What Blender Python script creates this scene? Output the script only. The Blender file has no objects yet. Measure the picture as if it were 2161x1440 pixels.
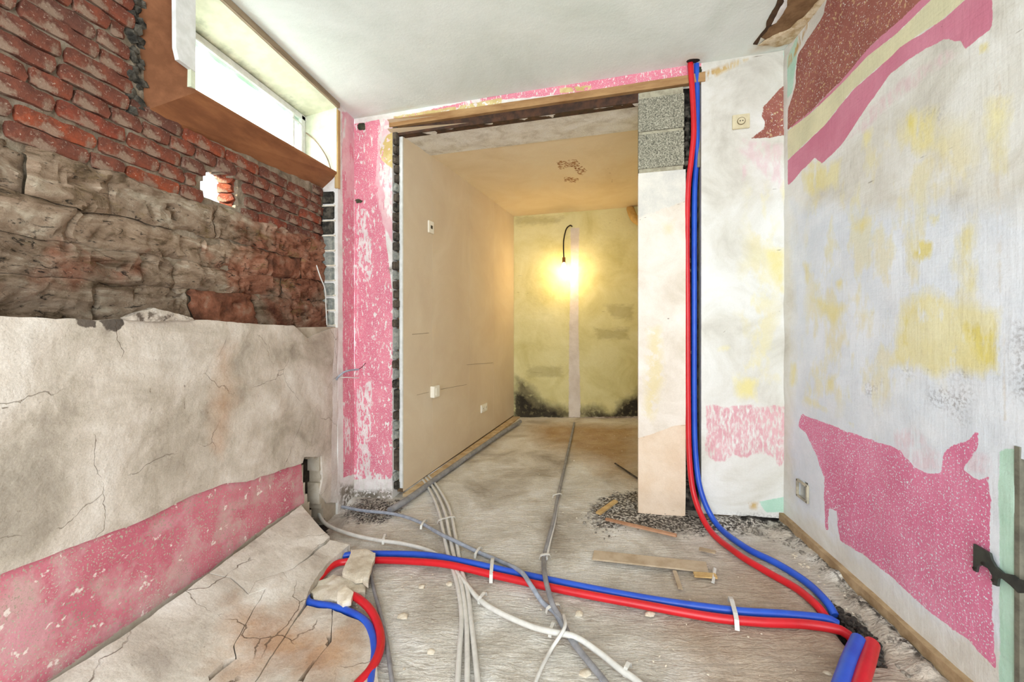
import bpy, math, random
import numpy as np
from mathutils import Vector
from mathutils.geometry import delaunay_2d_cdt
random.seed(7)
RNG = np.random.default_rng(11)
C = bpy.context.scene.collection
# ------------------------------------------------------------------ camera, world, lights
F, CX, HY, HC = 850.0, 1080.5, 680.0, 1.15
YAW = math.atan((1203 - CX) / F)
SN, CS = math.sin(YAW), math.cos(YAW)
cam_d = bpy.data.cameras.new('camera'); cam = bpy.data.objects.new('camera', cam_d); C.objects.link(cam)
cam.location = (0, 0, HC); cam.rotation_euler = (math.pi / 2, 0, YAW)
cam_d.sensor_width = 36; cam_d.lens = 36 * F / 2161; cam_d.shift_y = -(720 - HY) / 2161; cam_d.clip_start = .02
bpy.context.scene.camera = cam
w = bpy.data.worlds.new('sky'); bpy.context.scene.world = w; w.use_nodes = True
w.node_tree.nodes['Background'].inputs[0].default_value = (.90, .96, 1, 1)
w.node_tree.nodes['Background'].inputs[1].default_value = 2.2
vs = bpy.context.scene.view_settings
vs.view_transform = 'Standard'; vs.look = 'None'; vs.exposure = 0.2; vs.gamma = 1; vs.use_curve_mapping = False
def area(name, loc, rot, sx, sy, power, col):
    l = bpy.data.lights.new(name, 'AREA'); l.shape = 'RECTANGLE'; l.size = sx; l.size_y = sy; l.energy = power; l.color = col
    o = bpy.data.objects.new(name, l); C.objects.link(o); o.location = loc; o.rotation_euler = rot
    return o
R = math.radians
area('daylight_from_rear_opening', (-.1, -1.55, 1.35), (R(90), 0, 0), 2.3, 2.0, 78, (.93, .97, 1))
area('daylight_through_window', (-1.80, 1.85, 2.28), (0, R(-68), 0), .34, .9, 9, (.93, 1, .96))
area('sun_through_wall_hole', (-2.05, 1.15, 2.02), (R(0), R(-62), R(40)), .12, .12, 24, (1, .93, .72))
# ------------------------------------------------------------------ projection helpers
def ray(u, v):
    a = (u - CX) / F
    return Vector((-SN + CS * a, CS + SN * a, (HY - v) / F))
def on_x(u, v, x):
    d = ray(u, v); t = x / d.x; return Vector((x, d.y * t, HC + d.z * t))
def on_z(u, v, z):
    d = ray(u, v); t = (z - HC) / d.z; return Vector((d.x * t, d.y * t, z))
class VP:                                             # a vertical plane through two plan points
    def __init__(s, a, b, off=0):
        s.S = Vector((b[0] - a[0], b[1] - a[1], 0)).normalized()
        s.N = Vector((s.S.y, -s.S.x, 0))
        s.O = Vector((a[0], a[1], 0)) + s.N * off
        s.L = math.hypot(b[0] - a[0], b[1] - a[1])
    def hit(s, u, v, off=0):
        d = ray(u, v); o = s.O + s.N * off
        t = s.N.dot(o) / s.N.dot(d); return Vector((d.x * t, d.y * t, HC + d.z * t))
    def st(s, u, v, off=0):
        p = s.hit(u, v, off); return ((p - s.O).dot(s.S), p.z)
    def P(s, a, z, off=0):
        q = s.O + s.S * a + s.N * off; return Vector((q.x, q.y, z))
XL, XR, CEIL = -1.47, 1.089, 2.55
BK = VP((XL, 2.59), (XR, 2.25))
PT = VP((-1.117, 2.582), (-.668, 4.79))
AB = VP((-.668, 4.79), (.86, 4.567))
LW = VP((XL, -1.5), (XL, 2.59))
RW = VP((XR, 2.25), (XR, -1.5))
# ------------------------------------------------------------------ noise and shapes
_lat = RNG.random((256, 256))
def vnoise(x, y):
    xi = np.floor(x).astype(int); yi = np.floor(y).astype(int); fx = x - xi; fy = y - yi
    fx = fx * fx * (3 - 2 * fx); fy = fy * fy * (3 - 2 * fy)
    a = _lat[xi % 256, yi % 256]; b = _lat[(xi + 1) % 256, yi % 256]; c = _lat[xi % 256, (yi + 1) % 256]; d = _lat[(xi + 1) % 256, (yi + 1) % 256]
    return (a * (1 - fx) + b * fx) * (1 - fy) + (c * (1 - fx) + d * fx) * fy
def fbm(x, y, sc, octv=4, off=0):
    x = np.asarray(x, float) * sc + 37.3 + off; y = np.asarray(y, float) * sc + 91.7 + off
    r = 0; a = .5
    for i in range(octv): r = r + a * (vnoise(x, y) - .5) * 2; x = x * 2.03; y = y * 2.03; a *= .5
    return r
def inside(px, py, poly):
    r = np.zeros(px.shape, bool); n = len(poly)
    for i in range(n):
        x1, y1 = poly[i]; x2, y2 = poly[(i + 1) % n]
        if y1 == y2: continue
        r ^= ((y1 > py) != (y2 > py)) & (px < (x2 - x1) * (py - y1) / (y2 - y1) + x1)
    return r
def segdist(px, py, pts, closed=True):
    d = np.full(px.shape, 1e9); n = len(pts)
    for i in range(n if closed else n - 1):
        x1, y1 = pts[i]; x2, y2 = pts[(i + 1) % n]; dx = x2 - x1; dy = y2 - y1; L = dx * dx + dy * dy + 1e-12
        k = np.clip(((px - x1) * dx + (py - y1) * dy) / L, 0, 1)
        d = np.minimum(d, np.hypot(px - x1 - k * dx, py - y1 - k * dy))
    return d
def sdf(px, py, polys):
    r = np.full(px.shape, -1.0)
    for p in polys:
        if len(p) and p[0] == 'line':
            r = np.maximum(r, p[1] - segdist(px, py, p[2], False)); continue
        d = segdist(px, py, p); r = np.maximum(r, np.where(inside(px, py, p), d, -d))
    return r
def floorz(x, y):
    return .065 * (x + .75)
def apron(x, y):
    k = np.clip((-.98 - x) / .5, 0, 1) ** 1.4 * .17
    return floorz(x, y) + k + .028
def fp(u, v, h=0, surf=floorz):
    z = h
    for _ in range(12):
        p = on_z(u, v, z); z = float(surf(p.x, p.y)) + h
    return on_z(u, v, z)
# ------------------------------------------------------------------ materials
def lin(c):
    c = [x / 255 for x in c[:3]]
    return tuple(x / 12.92 if x <= .04045 else ((x + .055) / 1.055) ** 2.4 for x in c) + (1,)
class NT:
    def __init__(s, name):
        s.m = bpy.data.materials.new(name); s.m.use_nodes = True; s.t = s.m.node_tree; s.n = s.t.nodes; s.l = s.t.links
        s.b = s.n['Principled BSDF']; s.tc = s.n.new('ShaderNodeTexCoord'); s.b.inputs['Roughness'].default_value = .85
        s.b.inputs['Specular IOR Level'].default_value = .25
    def inp(s, node, i, v):
        if hasattr(v, 'links') or isinstance(v, bpy.types.NodeSocket): s.l.new(v, node.inputs[i])
        elif v is not None: node.inputs[i].default_value = v
    def noise(s, scale, detail=4, rough=.6, stretch=None, dist=0, loc=(0, 0, 0)):
        mp = s.n.new('ShaderNodeMapping'); s.l.new(s.tc.outputs['Object'], mp.inputs[0])
        mp.inputs['Scale'].default_value = stretch or (1, 1, 1); mp.inputs['Location'].default_value = loc
        k = s.n.new('ShaderNodeTexNoise'); s.l.new(mp.outputs[0], k.inputs['Vector'])
        k.inputs['Scale'].default_value = scale; k.inputs['Detail'].default_value = detail; k.inputs['Roughness'].default_value = rough; k.inputs['Distortion'].default_value = dist
        return k.outputs[0]
    def math(s, op, a, b=None, clamp=False):
        k = s.n.new('ShaderNodeMath'); k.operation = op; k.use_clamp = clamp; s.inp(k, 0, a); s.inp(k, 1, b); return k.outputs[0]
    def rng(s, v, a, b, c=0., d=1.):
        k = s.n.new('ShaderNodeMapRange'); s.inp(k, 0, v); k.inputs[1].default_value = a; k.inputs[2].default_value = b; k.inputs[3].default_value = c; k.inputs[4].default_value = d; return k.outputs[0]
    def mix(s, f, a, b):
        k = s.n.new('ShaderNodeMix'); k.data_type = 'RGBA'; s.inp(k, 0, f); s.inp(k, 6, a); s.inp(k, 7, b); return k.outputs[2]
    def attr(s, n):
        k = s.n.new('ShaderNodeAttribute'); k.attribute_name = n; return k.outputs['Fac']
    def ramp(s, f, stops):
        k = s.n.new('ShaderNodeValToRGB'); s.l.new(f, k.inputs[0]); e = k.color_ramp.elements
        while len(e) < len(stops): e.new(.5)
        for q, (p, c) in zip(e, stops): q.position = p; q.color = lin(c)
        return k.outputs[0]
    def bump(s, h, dist, strength=1.):
        k = s.n.new('ShaderNodeBump'); k.inputs['Distance'].default_value = dist; k.inputs['Strength'].default_value = strength; s.l.new(h, k.inputs['Height'])
        if s.b.inputs['Normal'].links: s.l.new(s.b.inputs['Normal'].links[0].from_socket, k.inputs['Normal'])
        s.l.new(k.outputs[0], s.b.inputs['Normal'])
    def col(s, c): s.inp(s.b, 'Base Color', c); return s
def plain(name, c, c2=None, rough=.6, sc=20, metal=0, bump=0, spec=.3, lo=.4, hi=.62, stretch=None):
    k = NT(name); k.b.inputs['Roughness'].default_value = rough; k.b.inputs['Metallic'].default_value = metal; k.b.inputs['Specular IOR Level'].default_value = spec
    n = k.noise(sc, 5, .65, stretch)
    k.col(k.mix(k.rng(n, lo, hi), lin(c), lin(c2 or c)))
    if bump: k.bump(k.noise(sc * 2, 5, .7, stretch), bump)
    return k.m
def layered(name, stops, layers, sc=3, stretch=None, bump=.002, bs=60, grain=.12, fine=180, weave=0, rough=.9, net=None):
    """stops: ramp of the ground coat. layers: dicts a=attribute, c, c2, amp, es, soft, keep (noise threshold), ws, wst, op"""
    k = NT(name); k.b.inputs['Roughness'].default_value = rough
    col = k.ramp(k.noise(sc, 7, .62, stretch, .6), stops)
    g = k.noise(fine, 3, .7)
    hs = []
    for q in layers:
        a = k.attr(q['a'])
        e = k.math('MULTIPLY', k.math('SUBTRACT', k.noise(q.get('es', 14), 5, .65, q.get('est'), loc=(3, 1, 7)), .5), q.get('amp', .03) * 2)
        m = k.rng(k.math('ADD', a, e), 0, q.get('soft', .003))
        if 'keep' in q:
            th = q['keep']; m = k.math('MULTIPLY', m, k.rng(k.noise(q.get('ws', 40), 4, .6, q.get('wst'), loc=(9, 2, 5)), th - q.get('wsoft', .02), th + q.get('wsoft', .02)))
        if 'speck' in q:
            m = k.math('MULTIPLY', m, k.rng(k.noise(q.get('ss', 130), 2, .5, loc=(1, 8, 3)), q['speck'] + .02, q['speck'] - .02))
        if 'op' in q: m = k.math('MULTIPLY', m, q['op'])
        cc = k.mix(k.rng(k.noise(q.get('cs', 7), 5, .65, loc=(5, 5, 1)), .38, .62), lin(q['c']), lin(q.get('c2', q['c'])))
        col = k.mix(m, col, cc)
        if q.get('h'): hs.append(k.math('MULTIPLY', m, q['h']))
    col = k.mix(k.rng(g, .3, .75, 0, grain), col, lin((70, 62, 55)))
    if net:
        mp = k.n.new('ShaderNodeMix'); mp.data_type = 'RGBA'; mp.inputs[0].default_value = .16; k.l.new(k.tc.outputs['Object'], mp.inputs[6])
        nn = k.n.new('ShaderNodeTexNoise'); nn.inputs['Scale'].default_value = 5; nn.inputs['Detail'].default_value = 6; k.l.new(k.tc.outputs['Object'], nn.inputs['Vector']); k.l.new(nn.outputs[1], mp.inputs[7])
        vo = k.n.new('ShaderNodeTexVoronoi'); vo.feature = 'DISTANCE_TO_EDGE'; vo.inputs['Scale'].default_value = net[0]; k.l.new(mp.outputs[2], vo.inputs['Vector'])
        cr = k.math('MULTIPLY', k.rng(vo.outputs[0], net[1], net[1] * .3), k.rng(k.noise(4, 4, .6, loc=(6, 6, 1)), net[2], net[2] + .08))
        cr = k.math('MULTIPLY', cr, net[3]); col = k.mix(cr, col, lin((92, 74, 58))); hs.append(k.math('MULTIPLY', cr, -1.5))
        sp_ = k.rng(k.noise(60, 5, .75, loc=(3, 3, 9)), .62, .70, 0, .45); col = k.mix(sp_, col, lin((110, 92, 74)))
    k.col(col)
    k.bump(k.noise(bs, 6, .7), bump)
    k.bump(k.noise(7, 4, .5), bump * 3)
    if weave: k.bump(k.noise(90, 2, .5, (1, 1, .08)), weave); k.bump(k.noise(90, 2, .5, (.08, .08, 1)), weave)
    for h in hs: k.bump(h, .002)
    return k.m
# ------------------------------------------------------------------ mesh makers
def link(name, verts, faces, mat, parent=None, smooth=False, uvn=None):
    me = bpy.data.meshes.new(name); me.from_pydata([tuple(v) for v in verts], [], faces); me.update()
    if mat: me.materials.append(mat)
    if smooth: me.polygons.foreach_set('use_smooth', [True] * len(me.polygons))
    if smooth: me.set_sharp_from_angle(angle=math.radians(45))
    o = bpy.data.objects.new(name, me); C.objects.link(o)
    if parent: o.parent = parent; o.matrix_parent_inverse = parent.matrix_world.inverted()
    return o
def tag(o, label, cat, group=None, kind=None):
    o['label'] = label; o['category'] = cat
    if group: o['group'] = group
    if kind: o['kind'] = kind
    return o
def empty(name, loc, label, cat, group=None, kind=None):
    o = bpy.data.objects.new(name, None); C.objects.link(o); o.location = loc; o.empty_display_size = .05
    o.matrix_world.translation = loc
    return tag(o, label, cat, group, kind)
def attrs(o, px, py, layers):
    for a, polys in layers.items():
        at = o.data.attributes.new(a, 'FLOAT', 'POINT'); val = np.full(len(o.data.vertices), -1.0)
        val[:len(px)] = sdf(px, py, polys); at.data.foreach_set('value', val.astype(np.float32))
def panel(name, pl, s0, s1, t0, t1, mat, res=.02, disp=.004, layers={}, holes=[], thick=.06, parent=None, dsc=6, off=0, dispf=None, smooth=True):
    """wall slab on a vertical plane: gridded relief front, sides and back; t0/t1 numbers or functions of s"""
    ns = max(2, int(round((s1 - s0) / res)) + 1); f0 = t0 if callable(t0) else (lambda s: t0 + 0 * s); f1 = t1 if callable(t1) else (lambda s: t1 + 0 * s)
    nt = max(2, int(round((np.max(f1(np.array([s0, s1]))) - np.min(f0(np.array([s0, s1])))) / res)) + 1)
    s = np.linspace(s0, s1, ns); k = np.linspace(0, 1, nt); Sg, Kg = np.meshgrid(s, k, indexing='ij'); Tg = f0(Sg) * (1 - Kg) + f1(Sg) * Kg
    d = fbm(Sg, Tg, dsc, 4) * disp + (dispf(Sg, Tg) if dispf else 0) + off
    O, S, N = np.array(pl.O), np.array(pl.S), np.array(pl.N)
    V = O[None, None] + Sg[..., None] * S + d[..., None] * N; V[..., 2] = Tg
    B = O[None, None] + Sg[..., None] * S + (off - thick) * N; B = np.broadcast_to(B, V.shape).copy(); B[..., 2] = Tg
    n = ns * nt; cx = (Sg[:-1, :-1] + Sg[1:, 1:]) / 2; cy = (Tg[:-1, :-1] + Tg[1:, 1:]) / 2
    keep = np.ones(cx.shape, bool)
    for h in holes: keep &= ~inside(cx + fbm(cx, cy, 25, 2) * .006, cy + fbm(cy, cx, 25, 2) * .006, h)
    idx = lambda i, j: i * nt + j
    fs = []; I, J = np.nonzero(keep)
    for i, j in zip(I.tolist(), J.tolist()):
        a, b, c, e = idx(i, j), idx(i + 1, j), idx(i + 1, j + 1), idx(i, j + 1)
        fs.append((a, b, c, e)); 
    def ok(i, j): return 0 <= i < ns - 1 and 0 <= j < nt - 1 and keep[i, j]
    for i, j in zip(I.tolist(), J.tolist()):              # side walls of outline and holes
        for di, dj, p, q in ((-1, 0, (i, j + 1), (i, j)), (1, 0, (i + 1, j), (i + 1, j + 1)), (0, -1, (i, j), (i + 1, j)), (0, 1, (i + 1, j + 1), (i, j + 1))):
            if not ok(i + di, j + dj):
                a, b = idx(*p), idx(*q); fs.append((b, a, a + n, b + n))
    if not holes:
        fs.append((idx(0, 0) + n, idx(0, nt - 1) + n, idx(ns - 1, nt - 1) + n, idx(ns - 1, 0) + n))
    VV = np.concatenate([V.reshape(-1, 3), B.reshape(-1, 3)])
    o = link(name, VV.tolist(), fs, mat, parent, smooth=False)
    if smooth:
        nk = len(I); arr = np.zeros(len(o.data.polygons), bool); arr[:nk] = True; o.data.polygons.foreach_set('use_smooth', arr); o.data.set_sharp_from_angle(angle=math.radians(50))
    attrs(o, Sg.ravel(), Tg.ravel(), layers)
    at = o.data.attributes
    return o
def ragged(poly, step=.014, amp=.005, seed=0):
    out = []; n = len(poly)
    for i in range(n):
        a = np.array(poly[i]); b = np.array(poly[(i + 1) % n]); m = max(1, int(np.linalg.norm(b - a) / step))
        for j in range(m): out.append(a + (b - a) * j / m)
    out = np.array(out); d = np.stack([fbm(out[:, 0], out[:, 1], 22, 3, seed), fbm(out[:, 1], out[:, 0], 22, 3, seed + 9)], 1) * amp * 1.6
    return out + d
def patch(name, poly, surf, mat, thick=.01, seed=None,  res=.02, parent=None, amp=.005, disp=.002, dsc=18, layers={}, smooth=True, step=.014, rnd=.004):
    """a ragged-edged slab laid on a surface; surf(a,b,h)->point"""
    bd = ragged(poly, step, amp, random.random() * 50 if seed is None else seed); n = len(bd)
    mn = bd.min(0); mx = bd.max(0); gx, gy = np.meshgrid(np.arange(mn[0], mx[0], res), np.arange(mn[1], mx[1], res)); gx = gx.ravel(); gy = gy.ravel()
    pl_ = [tuple(p) for p in bd]; m = inside(gx, gy, pl_) & (segdist(gx, gy, pl_) > res * .5)
    pts = [Vector(p) for p in bd] + [Vector((x, y)) for x, y in zip(gx[m], gy[m])]
    vo, eo, fo, ov, oe, of = delaunay_2d_cdt(pts, [(i, (i + 1) % n) for i in range(n)], [], 1, 1e-5)
    P = np.array([(v.x, v.y) for v in vo]); h = fbm(P[:, 0], P[:, 1], dsc, 3) * disp
    ed = segdist(P[:, 0], P[:, 1], pl_); h = h + thick - rnd * np.clip(1 - ed / .012, 0, 1) ** 2
    top = [surf(float(a), float(b), float(k)) for (a, b), k in zip(P, h)]
    bot = [surf(float(a), float(b), -.004) for a, b in P]
    N = len(P); fs = []; cnt = {}
    for f in fo:
        f = list(f)
        A = sum(P[f[i]][0] * P[f[(i + 1) % len(f)]][1] - P[f[(i + 1) % len(f)]][0] * P[f[i]][1] for i in range(len(f)))
        if A < 0: f.reverse()
        fs.append(tuple(f))
        for i in range(len(f)): cnt[(f[i], f[(i + 1) % len(f)])] = 1
    nt = len(fs); side = []
    for (a, b) in cnt:
        if (b, a) not in cnt: side.append((b, a, a + N, b + N))
    o = link(name, top + bot, fs + side, mat, parent)
    if smooth:
        arr = np.zeros(len(o.data.polygons), bool); arr[:nt] = True; o.data.polygons.foreach_set('use_smooth', arr); o.data.set_sharp_from_angle(angle=math.radians(50))
    attrs(o, P[:, 0], P[:, 1], layers)
    return o
def spline(pts, step=.012):
    pts = [Vector(p) for p in pts]; out = []
    q = [pts[0] * 2 - pts[1]] + pts + [pts[-1] * 2 - pts[-2]]
    for i in range(1, len(q) - 2):
        p0, p1, p2, p3 = q[i - 1], q[i], q[i + 1], q[i + 2]; m = max(2, int((p2 - p1).length / step))
        for j in range(m):
            t = j / m; out.append(.5 * ((2 * p1) + (p2 - p0) * t + (2 * p0 - 5 * p1 + 4 * p2 - p3) * t * t + (3 * p1 - p0 - 3 * p2 + p3) * t ** 3))
    out.append(pts[-1]); return out
def tube_data(path, r, seg=12, corr=0):
    V = []; Fs = []; T = (path[1] - path[0]).normalized(); U = T.orthogonal().normalized()
    for i, p in enumerate(path):
        T2 = (path[min(i + 1, len(path) - 1)] - path[max(i - 1, 0)]).normalized(); U = (U - T2 * U.dot(T2)).normalized(); W = T2.cross(U)
        rr = r * (1 - (corr if i % 2 else 0))
        for k in range(seg):
            a = 2 * math.pi * k / seg; V.append(p + (U * math.cos(a) + W * math.sin(a)) * rr)
    n = len(path)
    for i in range(n - 1):
        for k in range(seg):
            a = i * seg + k; b = i * seg + (k + 1) % seg; Fs.append((a, b, b + seg, a + seg))
    Fs.append(tuple(range(seg))[::-1]); Fs.append(tuple(range((n - 1) * seg, n * seg)))
    return V, Fs
def tube(name, pts, r, mat, parent=None, seg=12, step=.012, corr=0):
    V, Fs = tube_data(spline(pts, step), r, seg, corr); return link(name, V, Fs, mat, parent, True)
def box_data(c, X, Y, Z, bev=0.0):
    """box with chamfered edges around centre c, half-axis vectors X,Y,Z"""
    V = []; c = Vector(c); X, Y, Z = Vector(X), Vector(Y), Vector(Z)
    lx, ly, lz = X.length, Y.length, Z.length; b = min(bev, lx * .9, ly * .9, lz * .9)
    if b <= 0:
        for sx in (-1, 1):
            for sy in (-1, 1):
                for sz in (-1, 1): V.append(c + X * sx + Y * sy + Z * sz)
        return V, [(0, 1, 3, 2), (4, 6, 7, 5), (0, 4, 5, 1), (2, 3, 7, 6), (0, 2, 6, 4), (1, 5, 7, 3)]
    import bmesh
    bm = bmesh.new(); vs_ = {}
    ks = [(sx, sy, sz) for sx in (-1, 1) for sy in (-1, 1) for sz in (-1, 1)]
    for k in ks: vs_[k] = bm.verts.new(c + X * k[0] + Y * k[1] + Z * k[2])
    for f in (((-1, -1, -1), (-1, -1, 1), (-1, 1, 1), (-1, 1, -1)), ((1, -1, -1), (1, 1, -1), (1, 1, 1), (1, -1, 1)), ((-1, -1, -1), (1, -1, -1), (1, -1, 1), (-1, -1, 1)),
              ((-1, 1, -1), (-1, 1, 1), (1, 1, 1), (1, 1, -1)), ((-1, -1, -1), (-1, 1, -1), (1, 1, -1), (1, -1, -1)), ((-1, -1, 1), (1, -1, 1), (1, 1, 1), (-1, 1, 1))):
        bm.faces.new([vs_[k] for k in f])
    bmesh.ops.recalc_face_normals(bm, faces=bm.faces); bmesh.ops.bevel(bm, geom=list(bm.edges), offset=b, segments=2, affect='EDGES')
    bm.verts.index_update(); V = [v.co.copy() for v in bm.verts]; Fs = [tuple(v.index for v in f.verts) for f in bm.faces]; bm.free(); return V, Fs
def box(name, c, X, Y, Z, mat, parent=None, bev=0.0):
    V, Fs = box_data(c, X, Y, Z, bev); return link(name, V, Fs, mat, parent)
def join(name, parts, mat, parent=None, smooth=False):
    V = []; Fs = []
    for v, f in parts: n = len(V); V += list(v); Fs += [tuple(i + n for i in q) for q in f]
    return link(name, V, Fs, mat, parent, smooth)
def prism(name, pts3, N, th, mat, parent=None):
    """closed polygon of 3D points pulled back along -N by th"""
    n = len(pts3); V = [Vector(p) for p in pts3] + [Vector(p) - Vector(N) * th for p in pts3]
    Fs = [tuple(range(n)), tuple(range(2 * n - 1, n - 1, -1))] + [(i, i + n, (i + 1) % n + n, (i + 1) % n) for i in range(n)]
    o = link(name, V, Fs, mat, parent)
    return o
def L(pl, pts, off=0): return [pl.st(u, v, off) for u, v in pts]
def LL(pl, polys, off=0):
    out = []
    for p in polys:
        if p[0] == 'line': out.append(('line', p[1], L(pl, p[2], off)))
        else: out.append(L(pl, p, off))
    return out
PINK, PINK2 = (230, 142, 160), (218, 124, 146)
# ================================================================== FLOOR
def flo(ps): 
    return [tuple(fp(u, v)[:2]) for u, v in ps]
m_floor = layered('dusty_concrete_floor', [(.30, (174, 163, 148)), (.42, (206, 198, 185)), (.52, (228, 222, 211)), (.64, (245, 242, 236))],
    [dict(a='brown', c=(180, 156, 132), c2=(198, 178, 156), amp=.25, es=3, soft=.35, op=.85),
     dict(a='tan', c=(176, 140, 92), c2=(196, 165, 118), amp=.2, es=4, soft=.3, op=.8),
     dict(a='dirt', c=(62, 58, 54), c2=(108, 100, 92), amp=.12, es=16, soft=.05, keep=.47, ws=70, wsoft=.05),
     dict(a='painted_dark', c=(26, 25, 24), c2=(48, 45, 42), amp=.05, es=20, soft=.02)], sc=2.6, bump=.005, bs=38, grain=.3, fine=120)  # shade of pit and corner hole put into the colour; black wall foot too
def ridges(m, dist):
    t = m.node_tree; b = t.nodes['Principled BSDF']; tc = [n for n in t.nodes if n.type == 'TEX_COORD'][0]
    mp = t.nodes.new('ShaderNodeMapping'); mp.inputs['Scale'].default_value = (14, 55, 30); t.links.new(tc.outputs['Object'], mp.inputs[0])
    n = t.nodes.new('ShaderNodeTexNoise'); n.inputs['Scale'].default_value = 1; n.inputs['Detail'].default_value = 6; n.inputs['Roughness'].default_value = .6; n.inputs['Distortion'].default_value = 1.5; t.links.new(mp.outputs[0], n.inputs['Vector'])
    k = t.nodes.new('ShaderNodeBump'); k.inputs['Distance'].default_value = dist; t.links.new(n.outputs[0], k.inputs['Height']); t.links.new(b.inputs['Normal'].links[0].from_socket, k.inputs['Normal']); t.links.new(k.outputs[0], b.inputs['Normal'])
ridges(m_floor, .012)
fx = np.arange(-1.70, 1.30, .016); fy = np.concatenate([np.arange(-1.7, .6, .08), np.arange(.6, 4.95, .016)])
X, Y = np.meshgrid(fx, fy, indexing='ij')
Z = floorz(X, Y) + fbm(X, Y, 3, 5) * .012 + fbm(X, Y, 30, 3) * .0035 - .004
pit = sdf(X, Y, [flo([(1735, 1262), (1790, 1300), (1850, 1362), (1858, 1400), (1825, 1400), (1770, 1335), (1740, 1300)])])
Z = Z - np.clip(pit + .02, 0, .05) * 1.6
corner = sdf(X, Y, [[(-1.7, 2.06), (-1.36, 2.06), (-1.30, 2.16), (-1.40, 2.52), (-1.7, 2.52)]])
Z = Z - np.clip(corner, 0, .05) * .6
rub = sdf(X, Y, [flo([(1600, 1120), (1680, 1150), (1760, 1240), (1860, 1350), (1960, 1460), (2080, 1600), (2161, 1600), (2040, 1470), (1860, 1290), (1700, 1130), (1655, 1095), (1500, 1090), (1500, 1110)])])
Z = Z + np.where(rub > -.02, np.clip(rub + .02, 0, .06) * .35 + np.clip(rub + .02, 0, .03) * fbm(X, Y, 18, 4) * .8, 0)
nx, ny = X.shape; V = np.stack([X, Y, Z], -1).reshape(-1, 3); ii = np.arange(nx * ny).reshape(nx, ny)
fs = np.stack([ii[:-1, :-1], ii[1:, :-1], ii[1:, 1:], ii[:-1, 1:]], -1).reshape(-1, 4).tolist()
floor = link('floor', V.tolist(), fs, m_floor, smooth=True)
tag(floor, 'uneven dusty grey-beige screed floor running into the alcove', 'floor', kind='structure')
attrs(floor, X.ravel(), Y.ravel(), {
    'brown': [flo([(1000, 1500), (1330, 1400), (1280, 1240), (1400, 1160), (1460, 1110), (1660, 1110), (2161, 1500), (2161, 1900), (1000, 1900)])],
    'tan': [flo([(1100, 892), (1230, 888), (1380, 895), (1400, 1000), (1350, 1050), (1260, 1010), (1180, 960), (1100, 930)]), flo([(890, 1010), (1080, 893), (1110, 900), (870, 1060)])],
    'dirt': [flo([(1235, 1070), (1280, 1040), (1350, 1030), (1500, 1090), (1640, 1100), (1600, 1130), (1450, 1130), (1330, 1110), (1250, 1120)]),
             flo([(720, 1075), (760, 1050), (850, 1050), (850, 1085), (800, 1110), (730, 1100)]),
             flo([(1600, 1120), (1680, 1150), (1760, 1240), (1860, 1350), (1960, 1460), (2060, 1460), (1860, 1290), (1700, 1130), (1655, 1095)])],
    'painted_dark': [flo([(1745, 1262), (1800, 1300), (1850, 1352), (1865, 1405), (1830, 1400), (1770, 1335)]), flo([(655, 1090), (700, 1095), (690, 1125), (660, 1110)]),
             flo([(1555, 1090), (1650, 1092), (1655, 1110), (1560, 1106)])]})
# apron and cracked slabs of screed (pieces of the floor)
m_apr = layered('cracked_screed', [(.3, (172, 162, 150)), (.45, (202, 193, 180)), (.58, (220, 213, 202)), (.7, (235, 231, 223))],
    [dict(a='orange', c=(172, 132, 100), c2=(196, 158, 122), amp=.2, es=6, soft=.2, op=.9)], sc=5, bump=.004, bs=40, grain=.25, net=(3.6, .007, .47, .75))
OR = [flo([(480, 1330), (640, 1290), (800, 1310), (830, 1500), (420, 1500)])]
def apr_surf(a, b, h): return Vector((a, b, float(apron(a, b)) - .028 * (1 if h < 0 else 0) - (.06 if h < 0 else 0) + h))
SC = [[(100, 1445), (250, 1350), (440, 1213), (486, 1222), (525, 1257), (563, 1243), (524, 1310), (493, 1367), (497, 1393), (436, 1445), (350, 1600), (-150, 1660)],
      [(440, 1213), (636, 1066), (697, 1135), (622, 1200), (540, 1230), (525, 1257), (486, 1222)],
      [(540, 1230), (622, 1200), (698, 1142), (738, 1150), (690, 1192), (655, 1240), (645, 1272), (622, 1314), (584, 1370), (550, 1424), (535, 1445), (480, 1600), (350, 1600), (436, 1445), (497, 1393), (493, 1367), (524, 1310), (563, 1243), (525, 1257)],
      [(648, 1278), (700, 1287), (702, 1310), (698, 1355), (645, 1427), (635, 1445), (590, 1600), (480, 1600), (535, 1445), (550, 1424), (584, 1370), (622, 1314)],
      [(702, 1289), (755, 1310), (782, 1332), (794, 1390), (800, 1445), (830, 1600), (590, 1600), (635, 1445), (645, 1427), (698, 1355), (702, 1310)]]
for i, pg in enumerate(SC):
    q = [tuple(fp(u, v, 0, apron)[:2]) for u, v in pg]
    c = np.mean(q, 0); q = [tuple(c + (np.array(p) - c) * (1 - .0022 / max(.05, np.linalg.norm(np.array(p) - c)))) for p in q]
    patch('screed_slab', q, apr_surf, m_apr, .003 + .0012 * (i % 3), res=.016, parent=floor, amp=.003, disp=.006, dsc=5, layers={'orange': OR}, rnd=.0015, seed=3, step=.01)
frg = plain('pale_mortar', (214, 202, 180), (236, 228, 212), .9, 30, bump=.002)
m_mort = layered('broken_mortar', [(.3, (200, 186, 164)), (.5, (226, 217, 198)), (.7, (240, 234, 222))], [], sc=12, bump=.003, bs=60, grain=.3)
def frag_surf(base):
    return lambda a, b, h: Vector((a, b, float(floorz(a, b)) + base + h))
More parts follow.
